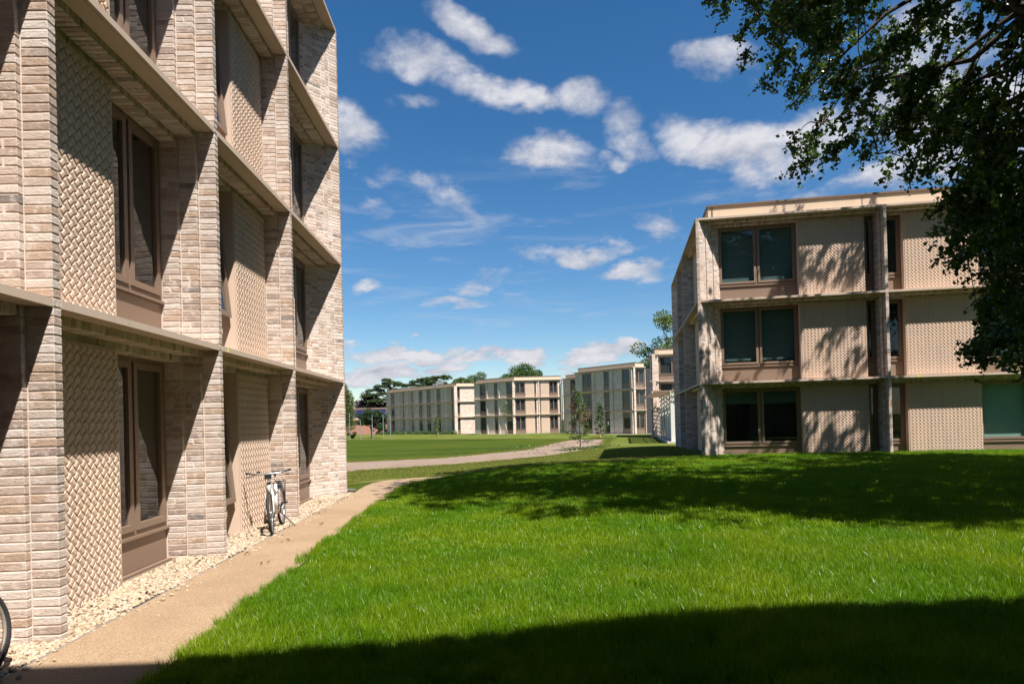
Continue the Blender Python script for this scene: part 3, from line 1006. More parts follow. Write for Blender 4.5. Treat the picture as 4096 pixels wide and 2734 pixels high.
bayR = [(.10, 6.02, 1, 0), (6.12, 12.25, 0, 0), (12.35, 18.4, 0, 0)]
for (a, b, el, er) in bayR:
    for k in range(3):
        ld = splay_ledge(FR, a + .004, b - .004, ZR[k], el, er)
        sa = a + (.36 if el else .06); sb = b - .06
        soffit_core(FR, sa + (.16 if el else 0), sb, ZR[k]).build('soffit', 'mortar', ld)
        c, dm, an = soffit_bricks(FR, sa, sb, ZR[k])
        keep = [j for j in range(len(c)) if not el or c[j][0] > .10 + c[j][1] + .02]
        brick_pile('soffit_bricks', [c[j] for j in keep], [dm[j] for j in keep], [an[j] for j in keep], ld)
bayW = [(.10, 3.18, 1, 0), (3.28, 6.31, 0, 0), (6.41, WL - .10, 0, 1)]
for (a, b, el, er) in bayW:
    for k in range(3):
        ld = splay_ledge(FW, a + .004, b - .004, ZR[k], el, er)
        soffit_core(FW, a + (.80 if el else .16), b - (.80 if er else .16), ZR[k]).build('soffit', 'brick_far', ld)
for k in range(3):
    z0 = RG if k == 0 else ZR[k - 1] + .08
    zt = ZR[k] - .152
    zw = .50 if k == 0 else ZR[k - 1] + .63
    sp = .12 if k == 0 else z0
    # first bay: window, woven panel, slot window
    if k == 0: window(FR, .80, 3.44, zw, zt, .67, (.5,), -.30, blind='blind', blind_to=zt - .55)
    else: window(FR, .80, 3.44, zw, zt, .67, (.5,), z0, blind='blind', blind_to=(zw + .20 if k == 1 else None))
    woven_panel(FR, 3.445, 5.575, z0 + .012, zt, .455)
    window(FR, 5.58, 5.915, zw, zt, .67, (), sp if k else -.30, blind='room')
    # second bay, mirrored
    window(FR, 6.225, 6.775, zw, zt, .67, (), sp if k else -.30, blind='room')
    woven_panel(FR, 6.78, 9.02, z0 + .012, zt, .455)
    window(FR, 9.025, 12.14, zw, zt, .67, (.5,), z0 if k else -.30, blind='blind_light' if k == 0 else 'blind', blind_to=(zw + .6 if k == 2 else None))
    # third bay
    window(FR, 12.56, 15.4, zw, zt, .67, (.5,), z0 if k else -.30, blind='blind')
    woven_panel(FR, 15.405, 18.29, z0 + .012, zt, .455)
    # flank
    woven_panel(FW, .85, 2.0, z0 + .012, zt, .455); window(FW, 2.005, 3.07, zw, zt, .67, (), z0 if k else -.30, blind='blind')
    window(FW, 3.49, 4.7, zw, zt, .67, (), z0 if k else -.30, blind='blind'); woven_panel(FW, 4.705, 6.20, z0 + .012, zt, .455)
    woven_panel(FW, 6.62, 8.6, z0 + .012, zt, .455); window(FW, 8.605, WL - .84, zw, zt, .67, (.5,), z0 if k else -.30, blind='blind')
m_ = FR.mb(); m_.box(6.195 + .72, 6.195 + .76, -.004, .002, ZR[0] + .006, ZR[0] + .062); m_.build('tape_mark', 'tape', right)
m_ = FR.mb()
m_.box(2.0, 18.5, 2.0, WL - .2, RG, ZR[2] + .05)
for k in range(3):
    m_.box(.82, 18.5, .745, 2.0, ZR[k] - .13, ZR[k] + .06)
    m_.box(.745, 2.0, 2.0, WL - .8, ZR[k] - .13, ZR[k] + .06)
m_.build('inner_walls', 'room', right)
m_ = FR.mb(); m_.box(.1, 18.5, WL - .19, WL - .02, RG, ZR[2] + .05); m_.build('rear_wall', 'brick_far', right)
m_ = FR.mb(); m_.box(.50, 18.5, .50, WL - .5, ZR[2] + .082, ZR[2] + .555); pc = m_.build('parapet', 'render', right)
m_ = FR.mb(); m_.box(.455, 18.6, .455, WL - .45, ZR[2] + .556, ZR[2] + .622); m_.build('coping', 'bronze_cap', pc)
m_ = FR.mb()
for s in (5.55, 11.6): m_.box(s, s + .02, .492, .50, ZR[2] + .09, ZR[2] + .55)
m_.box(.62, .66, .485, .50, ZR[2] + .084, ZR[2] + .55)
m_.build('parapet_joint', 'bronze_cap', pc)
# a desk with a monitor behind the ground-floor glass
dk = empty('desk', (0, 0, 0)); dk.parent = None
dk.location = Vector(right.location) + Matrix.Rotation(-RY, 3, 'Z') @ Vector((1.9, 1.5, -.1)); dk.rotation_euler = (0, 0, -RY)
tag(dk, 'grey desk with dark monitor just inside the ground-floor corner window', 'desk')
m_ = MB(); m_.box(-.7, .7, -.3, .3, .70, .73); m_.build('desk_top', 'white_paint', dk)
for sx in (-.66, .62): 
    m_ = MB(); m_.box(sx, sx + .04, -.28, .28, 0, .70); m_.build('leg', 'steel', dk)
mon = MB(); mon.box(-.05, .55, -.06, -.02, .82, 1.16); mon.box(.2, .3, -.05, .1, .73, .83)
mo = mon.build('monitor', 'bike_black'); mo.location = dk.location; mo.rotation_euler = dk.rotation_euler
tag(mo, 'dark computer monitor on the desk behind the ground-floor window', 'monitor')

# ------------------------------------------------------------------ far residence blocks
def far_block(label, corner_list, base, elems_list, depth=7.0, roof_items=()):
    """corner_list: consecutive ground corners (left to right seen from the lawn); one facade between each pair"""
    root = empty('residence_building', (corner_list[0][0], corner_list[0][1], 0), 0)
    tag(root, label, 'building', 'brick residence blocks')
    zbs = [base + 3.06 + 2.85 * k for k in range(3)]
    for fi, ((a, b), elems) in enumerate(zip(zip(corner_list[:-1], corner_list[1:]), elems_list)):
        ang = math.atan2(b[1] - a[1], b[0] - a[0])
        L = math.hypot(b[0] - a[0], b[1] - a[1])
        F = Facade(root, a[0] - corner_list[0][0], a[1] - corner_list[0][1], ang)
        e = .004 * fi
        m_ = F.mb(); m_.box(.95, max(1.2, L - .95), .90, depth, base - .3, zbs[2] + .05 + e); m_.build('wall', 'room', root)
        for k in range(3):
            m_ = F.mb(); m_.box(.0 + e, L - e, .10 + e, .92, zbs[k] + e, zbs[k] + .10 + e); m_.build('ledge', 'concrete', root)
        m_ = F.mb(); m_.box(.55, L + .0, .55, .95, zbs[2] + .104 + e, zbs[2] + .62 + e); pp = m_.build('parapet', 'render', root)
        m_ = F.mb(); m_.box(.50, L + .05, .50, 1.0, zbs[2] + .622 + e, zbs[2] + .69 + e); m_.build('coping', 'bronze_cap', pp)
        for el in elems:
            kind, s0, s1 = el[:3]
            opt = el[3] if len(el) > 3 else {}
            for k in range(3):
                z0 = base if k == 0 else zbs[k - 1] + .105
                zt = zbs[k] - .002
                if kind == 'fin':
                    m_ = F.mb(); m_.box(s0, s1, .25, .60, z0, zt); m_.build('fin', 'brick_far', root)
                elif kind == 'brick':
                    m_ = F.mb(); m_.box(s0, s1, opt.get('d', .37), .90, z0, zt); m_.build('brick_panel', 'brick_far', root)
                elif kind == 'tan':
                    m_ = F.mb(); m_.box(s0, s1, .40, .90, z0, zt); tp = m_.build('tile_panel', 'tile_panel', root)
                    if s1 - s0 > 1.2:       # raised tile courses
                        g = F.mb()
                        n = int((s1 - s0) / .14); r_ = int((zt - z0) / .14)
                        for i in range(n):
                            for j in range(r_):
                                x = s0 + .02 + i * .14; z = z0 + .02 + j * .14
                                g.box(x, x + .125, .385, .3995, z, z + .125)
                        tt = g.build('tiles', 'tile_panel', tp); tt['kind'] = 'stuff'
                elif kind == 'win':
                    if opt.get('door') and k == 0:
                        w = window(F, s0, s1, z0 + .02, zt - .15, .55, (), None, blind='room', fine=True)
                        q = F.mb(); q.box((s0 + s1) / 2 - .12, (s0 + s1) / 2 + .12, .55, .56, z0 + 1.25, z0 + 1.75); q.build('notice', 'notice_paper', w)
                        continue
                    bl = opt.get('blind', 'room')
                    bl = bl[k] if isinstance(bl, (list, tuple)) else bl
                    w = window(F, s0, s1, z0 + (.62 if k else .60), zt - .15, .44, opt.get('split', (.5,)), z0 + .01, blind=bl,
                           blind_to=opt.get('to'), fw=.07, sw=.05, fine=(s1 - s0 > 1.0), curtain=opt.get('curtain'))
                    m_ = F.mb(); m_.box(s0, s1, .36, .90, zt - .148, zt); m_.build('lintel', 'brick_far', w)
    return root, zbs

W_ = {'split': (.5,), 'blind': 'curtain'}
N_ = {'split': (), 'blind': 'room'}
A_side = [('brick', .1, 1.95), ('win', 2.0, 3.3, {'split': (.5,), 'curtain': 'curtain'}), ('tan', 3.34, 4.1), ('fin', 4.12, 4.34), ('brick', 4.34, 5.34), ('tan', 5.36, 6.6), ('win', 6.62, 7.34, N_),
          ('fin', 7.36, 7.56), ('brick', 7.56, 8.66), ('tan', 8.68, 9.92), ('win', 9.94, 10.72, N_), ('fin', 10.74, 10.94), ('brick', 10.94, 12.66), ('win', 12.7, 14.1, {'split': (.35, .65), 'curtain': 'curtain'}),
          ('fin', 14.12, 14.32), ('brick', 14.32, 15.45), ('win', 15.48, 16.8, {'split': (.5,), 'curtain': 'curtain'}), ('tan', 16.82, 17.62), ('fin', 17.64, 17.84), ('brick', 17.84, 18.88),
          ('win', 18.9, 20.1, {'split': (.5,), 'curtain': 'curtain'}), ('tan', 20.12, 21.06), ('fin', 21.08, 21.28), ('brick', 21.28, 22.3), ('tan', 22.32, 23.64), ('win', 23.66, 24.9, {'split': (.35, .65), 'curtain': 'curtain'}), ('fin', 24.92, 25.08)]
A_front = [('brick', .02, .58, {'d': .05}), ('win', .62, 1.14, N_), ('brick', 1.18, 4.5, {'d': .40})]
blockA, zA = far_block('farthest brick residence with a long row of slot windows, left end of the row', [(-22.14, 139.21), (-6.33, 119.71), (-2.0, 121.0)], -.56, [A_side, A_front])
m_ = MB(); m_.box(12.2, 13.6, -14.5, -13.4, zA[2] + .1, zA[2] + 1.35); m_.build('plant_box', 'roof_grey', blockA)
m_ = MB(); m_.torus((14.9, -14.0, zA[2] + .55), (0, 0, 1), .45, .35, 14, 8); m_.build('roof_light', 'white_paint', blockA, True)
m_ = MB(); m_.box(6.3, 7.4, -6.2, -5.4, zA[2] + .1, zA[2] + .95); m_.build('plant_box', 'roof_grey', blockA)

B_side = [('brick', .1, 1.44), ('win', 1.48, 2.86, {'split': (), 'blind': 'room', 'curtain': 'blind_light'}), ('brick', 2.9, 3.15), ('fin', 3.16, 3.36), ('brick', 3.37, 4.9), ('win', 4.94, 5.64, N_),
          ('brick', 5.68, 5.98), ('fin', 5.99, 6.19), ('brick', 6.2, 7.72), ('win', 7.76, 9.28, {'split': (), 'blind': 'room'}), ('fin', 9.3, 9.44)]
B_front = [('fin', .02, .14), ('brick', .15, .42), ('win', .44, 2.14, {'split': (.5,), 'curtain': 'curtain'}), ('tan', 2.16, 3.66), ('win', 3.68, 3.96, N_), ('brick', 3.98, 4.30), ('fin', 4.32, 4.50), ('win', 4.52, 4.71, N_),
           ('tan', 4.73, 6.12), ('win', 6.14, 7.56, {'split': (.5,), 'curtain': 'curtain'}), ('brick', 7.58, 7.98), ('fin', 8.0, 8.12)]
B_wing = [('brick', .02, 1.9), ('win', 1.95, 4.4, {'split': (.6,), 'curtain': 'curtain'}), ('brick', 4.45, 9)]
blockB, zB_ = far_block('middle brick residence with two tan tiled bays facing the field', [(-2.85, 113.47), (3.91, 106.86), (12.04, 107.27), (16.8, 99.5)], -.54, [B_side, B_front, B_wing])
m_ = MB(); m_.tube([(14.97, -6.3, -.5), (14.97, -6.3, zB_[2])], .07, 8); m_.build('downpipe', 'dark_metal', blockB, True)

C_side = [('brick', .1, 1.48), ('win', 1.54, 3.26, {'split': (.55,), 'blind': 'room', 'curtain': 'blind_light'}), ('brick', 3.3, 3.76), ('fin', 3.78, 3.96), ('brick', 3.97, 5.62), ('win', 5.68, 6.58, {'split': (), 'blind': 'room', 'door': True}),
          ('brick', 6.62, 7.14), ('fin', 7.16, 7.34), ('brick', 7.35, 8.9), ('win', 8.95, 10.94, {'split': (), 'blind': 'room'}), ('fin', 10.96, 11.07)]
C_front = [('fin', .02, .12), ('brick', .13, .34), ('win', .38, 2.14, {'split': (.5,), 'curtain': 'curtain'}), ('fin', 2.16, 2.24)]
blockC, zC = far_block('brick residence with a glazed door behind the small staked tree', [(12.23, 93.73), (18.97, 84.92), (21.04, 85.79)], -.52, [C_side, C_front])
D_side = [('brick', .1, 2.6), ('win', 2.65, 3.9, N_), ('brick', 3.95, 7.8), ('fin', 7.84, 8.0)]
D_front = [('fin', .02, .16), ('brick', .17, .55), ('brick', .56, .95, {'d': .45}), ('win', 1.0, 3.7, {'split': (.5,), 'blind': 'room'}), ('tan', 3.75, 6.0), ('win', 6.05, 6.8, N_), ('fin', 7.0, 7.2)]
ex_ = Vector((math.cos(RY), -math.sin(RY))); ey_ = Vector((math.sin(RY), math.cos(RY)))
d0 = Vector((17.29, 68.97))
blockD, zD = far_block('brick residence half hidden between the trellis walkway and the right building', [tuple(d0 + ey_ * 8), tuple(d0), tuple(d0 + ex_ * 7.3)], -.50, [D_side, D_front])

# railing by the glazed door
rl = empty('handrail', (16.2, 87.2, Hf(16.2, 87.2)))
tag(rl, 'thin steel handrail beside the glazed door of the far residence', 'handrail')
m_ = MB(); m_.tube([(-.1, -1.2, 0), (-.1, -1.2, 1.05), (.9, -2.3, 1.05), (.9, -2.3, 0)], .03, 6); m_.build('rail', 'steel', rl)

# ------------------------------------------------------------------ trellis walkway
pg = empty('trellis_walkway', (14.75, 52.4, -.42), -RY)
tag(pg, 'long white walkway with an open wooden trellis roof and white panel wall', 'walkway')
PL = 16.2
for i in range(5):
    y = i * (PL - .4) / 4
    m_ = MB(); m_.box(-.0, .16 if i else .55, y, y + (.16 if i else .24), 0, 4.0); m_.build('post', 'white_paint', pg)
for i in range(10):
    y0 = .3 + i * 1.56
    m_ = MB(); m_.box(.62, .68, y0, y0 + 1.53, .06, 3.35); m_.build('wall_panel', 'white_paint', pg)
    m_ = MB(); m_.box(-.16, .5, y0 + .3, y0 + .52, .0, .05); m_.build('bracket', 'dark_metal', pg)
for x in (-1.45, -.03, .66, 1.6):
    m_ = MB(); m_.box(x, x + .07, -.4, PL + .3, 4.0, 4.12); m_.build('beam', 'white_paint', pg)
m_ = MB()
for i in range(int((PL + .7) / .17)):
    y = -.4 + i * .17
    m_.box(-1.5, 1.75, y, y + .045, 4.122, 4.165)
o = m_.build('cross_slats', 'trellis_wood', pg); o['kind'] = 'stuff'
m_ = MB()
for i in range(19):
    x = -1.5 + i * .175
    m_.box(x, x + .045, -.4, PL + .3, 4.167, 4.205)
o = m_.build('long_slats', 'trellis_wood', pg); o['kind'] = 'stuff'
m_ = MB(); m_.box(-.35, 2.6, -.3, PL + .2, -.2, .035); m_.build('plinth', 'paving', pg)

# ------------------------------------------------------------------ low building with solar roof at the far left
lb = empty('low_building', (-24, 143.5, -.6), 0); lb.scale = (1.9, 1.0, 1.22)
tag(lb, 'low red-brick building with dark solar panels on its tiled roof', 'building')
m_ = MB(); m_.box(-14, 4.4, 0, 9, 0, 2.9); m_.build('wall', 'red_brick_wall', lb)
m_ = MB(); m_.prism([(-.5, 2.75), (4.5, 4.75), (9.5, 2.75), (9.5, 2.6), (4.5, 4.6), (-.5, 2.6)], -14.3, 4.7)
rf = m_.build('roof', 'roof_tile', lb)
m_ = MB()
for i in range(60):
    x = -12.9 + i * .29
    m_.box(x, x + .25, 4.25, 4.75, 4.70 + .02 * (i % 2), 4.86 + .02 * (i % 2))
o = m_.build('ridge_tiles', 'roof_tile', rf); o['kind'] = 'stuff'
for i in range(9):
    for j in range(2):
        m_ = MB()
        x = -12.2 + i * 1.82
        pa = .2 + j * 1.9; pb_ = pa + 1.85
        za, zc = 2.75 + (pa + .5) * .4 + .06, 2.75 + (pb_ + .5) * .4 + .06
        m_.add([(x, pa, za), (x + 1.78, pa, za), (x + 1.78, pb_, zc), (x, pb_, zc), (x, pa, za + .05), (x + 1.78, pa, za + .05), (x + 1.78, pb_, zc + .05), (x, pb_, zc + .05)],
               [(0, 3, 2, 1), (4, 5, 6, 7), (0, 1, 5, 4), (1, 2, 6, 5), (2, 3, 7, 6), (3, 0, 4, 7)])
        m_.build('solar_panel', 'solar_glass', rf)
for i, s in enumerate((-8.4, .6, 4.2)):
    m_ = MB(); m_.tube([(s, -.25, 0), (s, -.25, 2.6)], .05, 6); m_.build('downpipe', 'dark_metal', lb)
# tall net posts in front of it
posts = [(-21.0, 98.6, 4.0, 'first'), (-19.35, 98.4, 2.7, 'second'), (-17.55, 98.2, 3.6, 'third'), (-15.95, 98.4, 3.6, 'fourth'), (-15.0, 99.0, 3.5, 'fifth')]
for (x, y, h, nm) in posts:
    m_ = MB(); m_.tube([(x, y, Hf(x, y) - .2), (x, y, Hf(x, y) + h)], .045, 8)
    o = m_.build('net_post', 'galvanised')
    tag(o, f'thin grey net post before the low brick building, {nm} from the left', 'post', 'net posts along the field')

# ------------------------------------------------------------------ trees
def leaves_np(P, size, aspect=.62, up=0.3, fold=.25, jit=.35):
    """diamond leaves at points P; normals biased upwards"""
    n = len(P)
    nrm = rng.normal(0, 1, (n, 3)); nrm[:, 2] = np.abs(nrm[:, 2]) + up
    nrm /= np.linalg.norm(nrm, axis=1)[:, None]
    t = rng.normal(0, 1, (n, 3)); t -= nrm * (t * nrm).sum(1)[:, None]
    t /= np.linalg.norm(t, axis=1)[:, None]
    b = np.cross(nrm, t)
    sz = size * (1 + rng.uniform(-jit, jit, n))[:, None]
    a = P - t * sz * .5; c = P + t * sz * .5
    l = P - b * sz * aspect * .5 + nrm * sz * fold * .5 - t * sz * .06
    r = P + b * sz * aspect * .5 + nrm * sz * fold * .5 - t * sz * .06
    V = np.stack([a, r, c, l], 1).reshape(-1, 3)
    i = np.arange(n) * 4
    T = np.concatenate([np.stack([i, i + 1, i + 2], 1), np.stack([i, i + 2, i + 3], 1)])
    return V, T
def crown(name, P, size, mat, parent, **kw):
    V, T = leaves_np(np.asarray(P, float), size, **kw)
    return link(name, np_mesh(name, V, [T], mat), parent)
def limb_path(a, b, sag=0.0, wig=.12, n=6):
    a = np.array(a, float); b = np.array(b, float)
    t = np.linspace(0, 1, n)[:, None]
    p = a * (1 - t) + b * t
    L = np.linalg.norm(b - a)
    p[1:-1] += rng.normal(0, wig * L / n, (n - 2, 3))
    p[:, 2] += sag * L * (np.sin(t[:, 0] * math.pi))
    return p
def blob_points(c, r, n, shell=.45):
    d = rng.normal(0, 1, (n, 3)); d /= np.linalg.norm(d, axis=1)[:, None]
    rr = (shell + (1 - shell) * rng.random(n) ** .5)[:, None]
    return np.array(c)[None] + d * rr * np.array(r)[None]
def leafy_tree(name, label, base, height, rx, ry, z_lo, nblobs, nleaf, size, mat, trunk_r=.28, group=None, blob=.32, spread=.75, cat='tree', mats2=None):
    root = empty(name, base); tag(root, label, cat, group)
    pts = []
    m_ = MB()
    cz = (z_lo + height) / 2; rz = (height - z_lo) / 2
    tp = limb_path((0, 0, -.3), (rng.normal(0, .3), rng.normal(0, .3), z_lo + rz * 1.3), 0, .1, 7)
    m_.tube(tp, list(np.linspace(trunk_r, trunk_r * .25, 7)), 8)
    for k in range(nblobs):
        d = rng.normal(0, 1, 3); d /= np.linalg.norm(d)
        q = spread * rng.random() ** .4
        c = np.array([d[0] * rx * q, d[1] * ry * q, cz + d[2] * rz * q])
        rr = blob * (rx + ry + rz) / 3 * rng.uniform(.65, 1.25)
        pts.append(blob_points(c, (rr, rr, rr * .8), int(nleaf / nblobs), .35))
        st = tp[rng.integers(2, 6)]
        m_.tube(limb_path(st, c, .05, .2, 5), list(np.linspace(trunk_r * .32, trunk_r * .06, 5)), 5)
    m_.build('trunk', 'bark', root, True)
    crown('crown', np.concatenate(pts), size, mat, root)
    return root
g_far = 'trees beyond the residences'
leafy_tree('chestnut_tree', 'rounded green tree showing just above the roof of the farthest residence', (-3.6, 150, -.5), 14.8, 5.2, 4.6, 4.5, 30, 18000, .30, 'leaf_mid', .35, g_far)
leafy_tree('chestnut_tree', 'small light tree top between the two dark rounded crowns above the roofs', (1.2, 150, -.5), 11.8, 2.6, 2.6, 5, 12, 6000, .30, 'leaf_light', .3, g_far)
leafy_tree('chestnut_tree', 'largest dark rounded tree rising behind the middle residence', (7.4, 150, -.5), 16.0, 7.2, 6.0, 4.5, 42, 30000, .32, 'leaf_mid', .4, g_far)
leafy_tree('plane_tree', 'tall airy light green tree behind the flank of the right building', (31.5, 111, -.5), 19.8, 6.8, 6.0, 4.5, 46, 17000, .34, 'leaf_light', .45, g_far, .22, .95)
leafy_tree('copper_beech', 'dark purple copper beech beside the cedar at far left', (-29.0, 160, -.5), 10.4, 4.6, 4.0, 1.0, 30, 20000, .26, 'leaf_copper', .4, g_far, .34, .8)
leafy_tree('green_tree', 'bushy green tree between the copper beech and the farthest residence', (-24.2, 160, -.5), 8.8, 3.4, 3.2, .8, 22, 13000, .28, 'leaf_mid', .3, g_far, .36)
leafy_tree('field_tree', 'small broad dark tree in front of the low solar-roofed building', (-18.6, 103, -.55), 4.6, 2.9, 2.0, .9, 26, 15000, .17, 'leaf_dark', .18, None, .28, .85)
leafy_tree('shrub', 'low round shrub at the foot of the first net post', (-21.2, 101, -.55), 1.2, .9, .8, .1, 8, 2500, .12, 'leaf_dark', .05, None, .4, .7, 'shrub')
# more of the wood behind, mostly hidden
leafy_tree('green_tree', 'dark green tree mass behind the willow at the far left edge', (-40, 160, -.5), 9.0, 4.5, 4.0, .8, 22, 12000, .32, 'leaf_dark', .35, g_far, .36)
def cedar(label, base, height, tiers):
    root = empty('cedar_tree', base); tag(root, label, 'tree', g_far)
    m_ = MB(); m_.tube([(0, 0, -.3), (.2, 0, height * .5), (0, 0, height * .96)], [.5, .35, .08], 8)
    pts = []
    for (x, y, z, rx, ry) in tiers:
        m_.tube(limb_path((0, 0, z - 1.2), (x * 1.0, y, z - .1), .04, .15, 6), [.2, .16, .12, .1, .07, .04], 6)
        n = int(520 * rx * ry) + 300
        a = rng.random(n) * 2 * math.pi; q = np.sqrt(rng.random(n))
        X = x + q * np.cos(a) * rx; Y = y + q * np.sin(a) * ry
        lump = .28 * np.sin(X * 2.3 + z) * np.cos(Y * 2.1 + x)
        Z = z + lump * .8 - (q ** 2) * .35 - .45 * np.maximum(0, (np.hypot(X, Y) - 3) / 4) ** 1.5 + rng.normal(0, .13, n)
        pts.append(np.stack([X, Y, Z], -1))
    m_.build('trunk', 'bark', root, True)
    crown('crown', np.concatenate(pts), .26, 'leaf_cedar', root, up=1.4, aspect=.45)
    return root
cedar('spreading cedar with flat layered boughs, the nearer one left of the roofline', (-24.0, 158, -.5), 13.0,
      [(-.6, 0, 12.9, 1.2, 1.5), (.6, .5, 12.2, 2.4, 2.2), (2.8, 0, 11.7, 1.9, 1.6), (-1.6, 0, 11.4, 2.2, 2), (-3.4, .5, 10.6, 2.4, 1.9), (2.2, -.5, 10.4, 2.6, 2), (-4.6, 0, 9.4, 1.9, 1.6), (-1.4, -.6, 9.6, 2.0, 1.8), (3.8, 0, 9.1, 2.5, 2), (-3.3, -1, 8.0, 2.0, 1.6), (1.0, -1, 8.3, 2.4, 2), (-4.8, -.5, 6.6, 1.6, 1.5)])
cedar('second cedar whose flat top reaches out over the farthest roof', (-15.2, 158, -.5), 13.2,
      [(3.2, 0, 13.2, 2.4, 1.9), (5.0, 0, 13.5, 1.6, 1.2), (.4, .5, 12.9, 2.6, 2.2), (-2.0, 0, 12.3, 2.0, 1.8), (2.6, -.5, 12.0, 2.8, 2.2), (-3.6, 0, 11.5, 2.2, 1.8), (-.6, 0, 11.3, 2.8, 2.2), (4.4, .5, 11.1, 2.0, 1.7), (-4.6, 0, 10.3, 2.3, 1.8), (1.2, 0, 10.0, 3.4, 2.5)])
def willow(label, base, height, r):
    root = empty('willow_tree', base); tag(root, label, 'tree', g_far)
    m_ = MB(); m_.tube([(0, 0, -.3), (.1, 0, height * .45), (0, .1, height * .8)], [.45, .3, .12], 8)
    pts = []
    for k in range(190):
        a = rng.random() * 2 * math.pi; q = r * math.sqrt(rng.random())
        x, y = q * math.cos(a), q * math.sin(a)
        zt = height * (1 - .28 * (q / r) ** 2) * rng.uniform(.80, 1.0)
        zb_ = rng.uniform(.8, zt * .65)
        n = int((zt - zb_) * 26)
        z = rng.uniform(zb_, zt, n)
        w = .12 + .05 * (zt - z)
        pts.append(np.stack([x + rng.normal(0, 1, n) * w, y + rng.normal(0, 1, n) * w, z], -1))
        if k % 5 == 0: m_.tube(limb_path((0, 0, height * .45), (x * .9, y * .9, zt), .05, .1, 5), [.1, .08, .06, .04, .02], 5)
    m_.build('trunk', 'bark', root, True)
    P = np.concatenate(pts)
    crown('crown', P, .30, 'leaf_willow', root, up=0.0, aspect=.30)
willow('weeping willow with hanging pale strands next to the left building corner', (-26.2, 114, -.55), 10.2, 2.7)

def young_tree(label, base, height, width, stake, nl, size, mat='leaf_young', rust=False, z_lo=.7, gap=None):
    root = empty('young_tree', base); tag(root, label, 'tree', 'young staked trees on the field')
    m_ = MB()
    tp = limb_path((0, 0, -.2), (rng.normal(0, .05), 0, height), 0, .05, 8)
    m_.tube(tp, list(np.linspace(.05, .012, 8)), 7)
    pts = []; pts2 = []
    nb = 26
    for k in range(nb):
        f = k / (nb - 1)
        z = z_lo + (height - z_lo) * f
        if gap and gap[0] < z < gap[1]: continue
        wd = width * (1 - .72 * f) * rng.uniform(.55, 1.1)
        a = k * 2.4 + rng.normal(0, .3)
        tipv = np.array([math.cos(a) * wd, math.sin(a) * wd, z + wd * .25])
        i = min(7, int(f * 7)); st = tp[i] * 1.0; st[2] = z
        br = limb_path(st, tipv, .06, .15, 5)
        m_.tube(br, [.014, .012, .010, .008, .004], 4)
        n = int(nl / nb)
        t = .25 + .75 * rng.random(n) ** .8
        idx = t * 4; lo = np.floor(idx).astype(int).clip(0, 3); fr = (idx - lo)[:, None]
        P = br[lo] * (1 - fr) + br[lo + 1] * fr + rng.normal(0, .09, (n, 3))
        (pts2 if rust and .35 < f < .72 and k % 3 else pts).append(P)
    m_.build('trunk', 'bark_young', root, True)
    crown('crown', np.concatenate(pts), size, mat, root)
    if pts2: crown('browned_leaves', np.concatenate(pts2), size, 'leaf_rust', root)
    if stake:
        (sx, sy, tx, ty, hh) = stake
        m_ = MB(); m_.tube([(sx, sy, -.2), (tx, ty, hh)], .035, 7); m_.build('stake', 'bare_wood', root, True)
    return root
young_tree('young tree with rusty leaves and a pale stake on the bare soil', (6.15, 44.4, Hf(6.15, 44.4)), 3.9, 1.15, (-.28, -.3, -.16, -.05, .62), 2600, .105, 'leaf_young', True, .45, (1.2, 1.42))
young_tree('narrow young tree with a short stake in front of the glazed door', (11.75, 68.5, Hf(11.75, 68.5)), 3.7, .85, (-.08, -.3, -.06, -.1, .75), 2200, .11, 'leaf_mid', False, .4)
young_tree('thin sparse sapling with a slanting stake before the middle residence', (2.5, 98.4, Hf(2.5, 98.4)), 5.0, .9, (.28, -.3, -.08, -.1, 1.75), 420, .15, 'leaf_light', False, 2.2)
young_tree('slender bright sapling with slanting stake before the farthest residence', (-8.6, 104.8, Hf(-8.6, 104.8)), 3.1, .6, (.45, -.3, .1, -.1, 1.35), 1100, .12, 'leaf_light', False, .9)

# low planting along the farthest residence and round the young trees
def stuff_leaves(name, label, cat, P, size, mat, **kw):
    o = crown(name, P, size, mat, None, **kw); tag(o, label, cat, kind='stuff'); return o
n = 5200
t = rng.random(n); P = np.stack([-23.0 + 17 * t + rng.normal(0, .25, n), 138.6 - 20.5 * t + rng.normal(0, .25, n), -.55 + rng.random(n) ** 1.6 * (.45 + .25 * np.sin(t * 60))], -1)
stuff_leaves('low_planting', 'row of low green plants along the foot of the farthest residence', 'plants', P, .22, 'leaf_mid')
Q = []
for (x, y, r, k) in ((6.2, 44.3, .9, 700), (11.8, 68.3, 1.0, 600), (1.8, 47.8, 1.2, 160), (3.8, 53.0, 1.8, 260), (8.6, 49.0, .8, 120), (4.9, 41.5, 2.2, 90)):
    a = rng.random(k) * 6.283; q = r * np.sqrt(rng.random(k))
    X = x + q * np.cos(a) * 1.6; Y = y + q * np.sin(a)
    Q.append(np.stack([X, Y, H(X, Y) + rng.random(k) ** 2 * .22], -1))
stuff_leaves('weeds', 'green weeds sprouting on the bare soil round the staked tree', 'weeds', np.concatenate(Q), .10, 'leaf_mid', up=.1)

for (x, y, h, r, nm) in ((22.5, -4, 12, 6.0, 'nearest'), (34, -6, 14, 8.0, 'widest'), (27, -13, 16, 7.5, 'tallest')):
    leafy_tree('garden_tree', f'{nm} of the three green trees behind the viewer, mirrored in the right windows', (x, y, -.1), h, r, r, .0, 46, 26000, .5, 'leaf_dark', .4, 'trees behind the viewer')
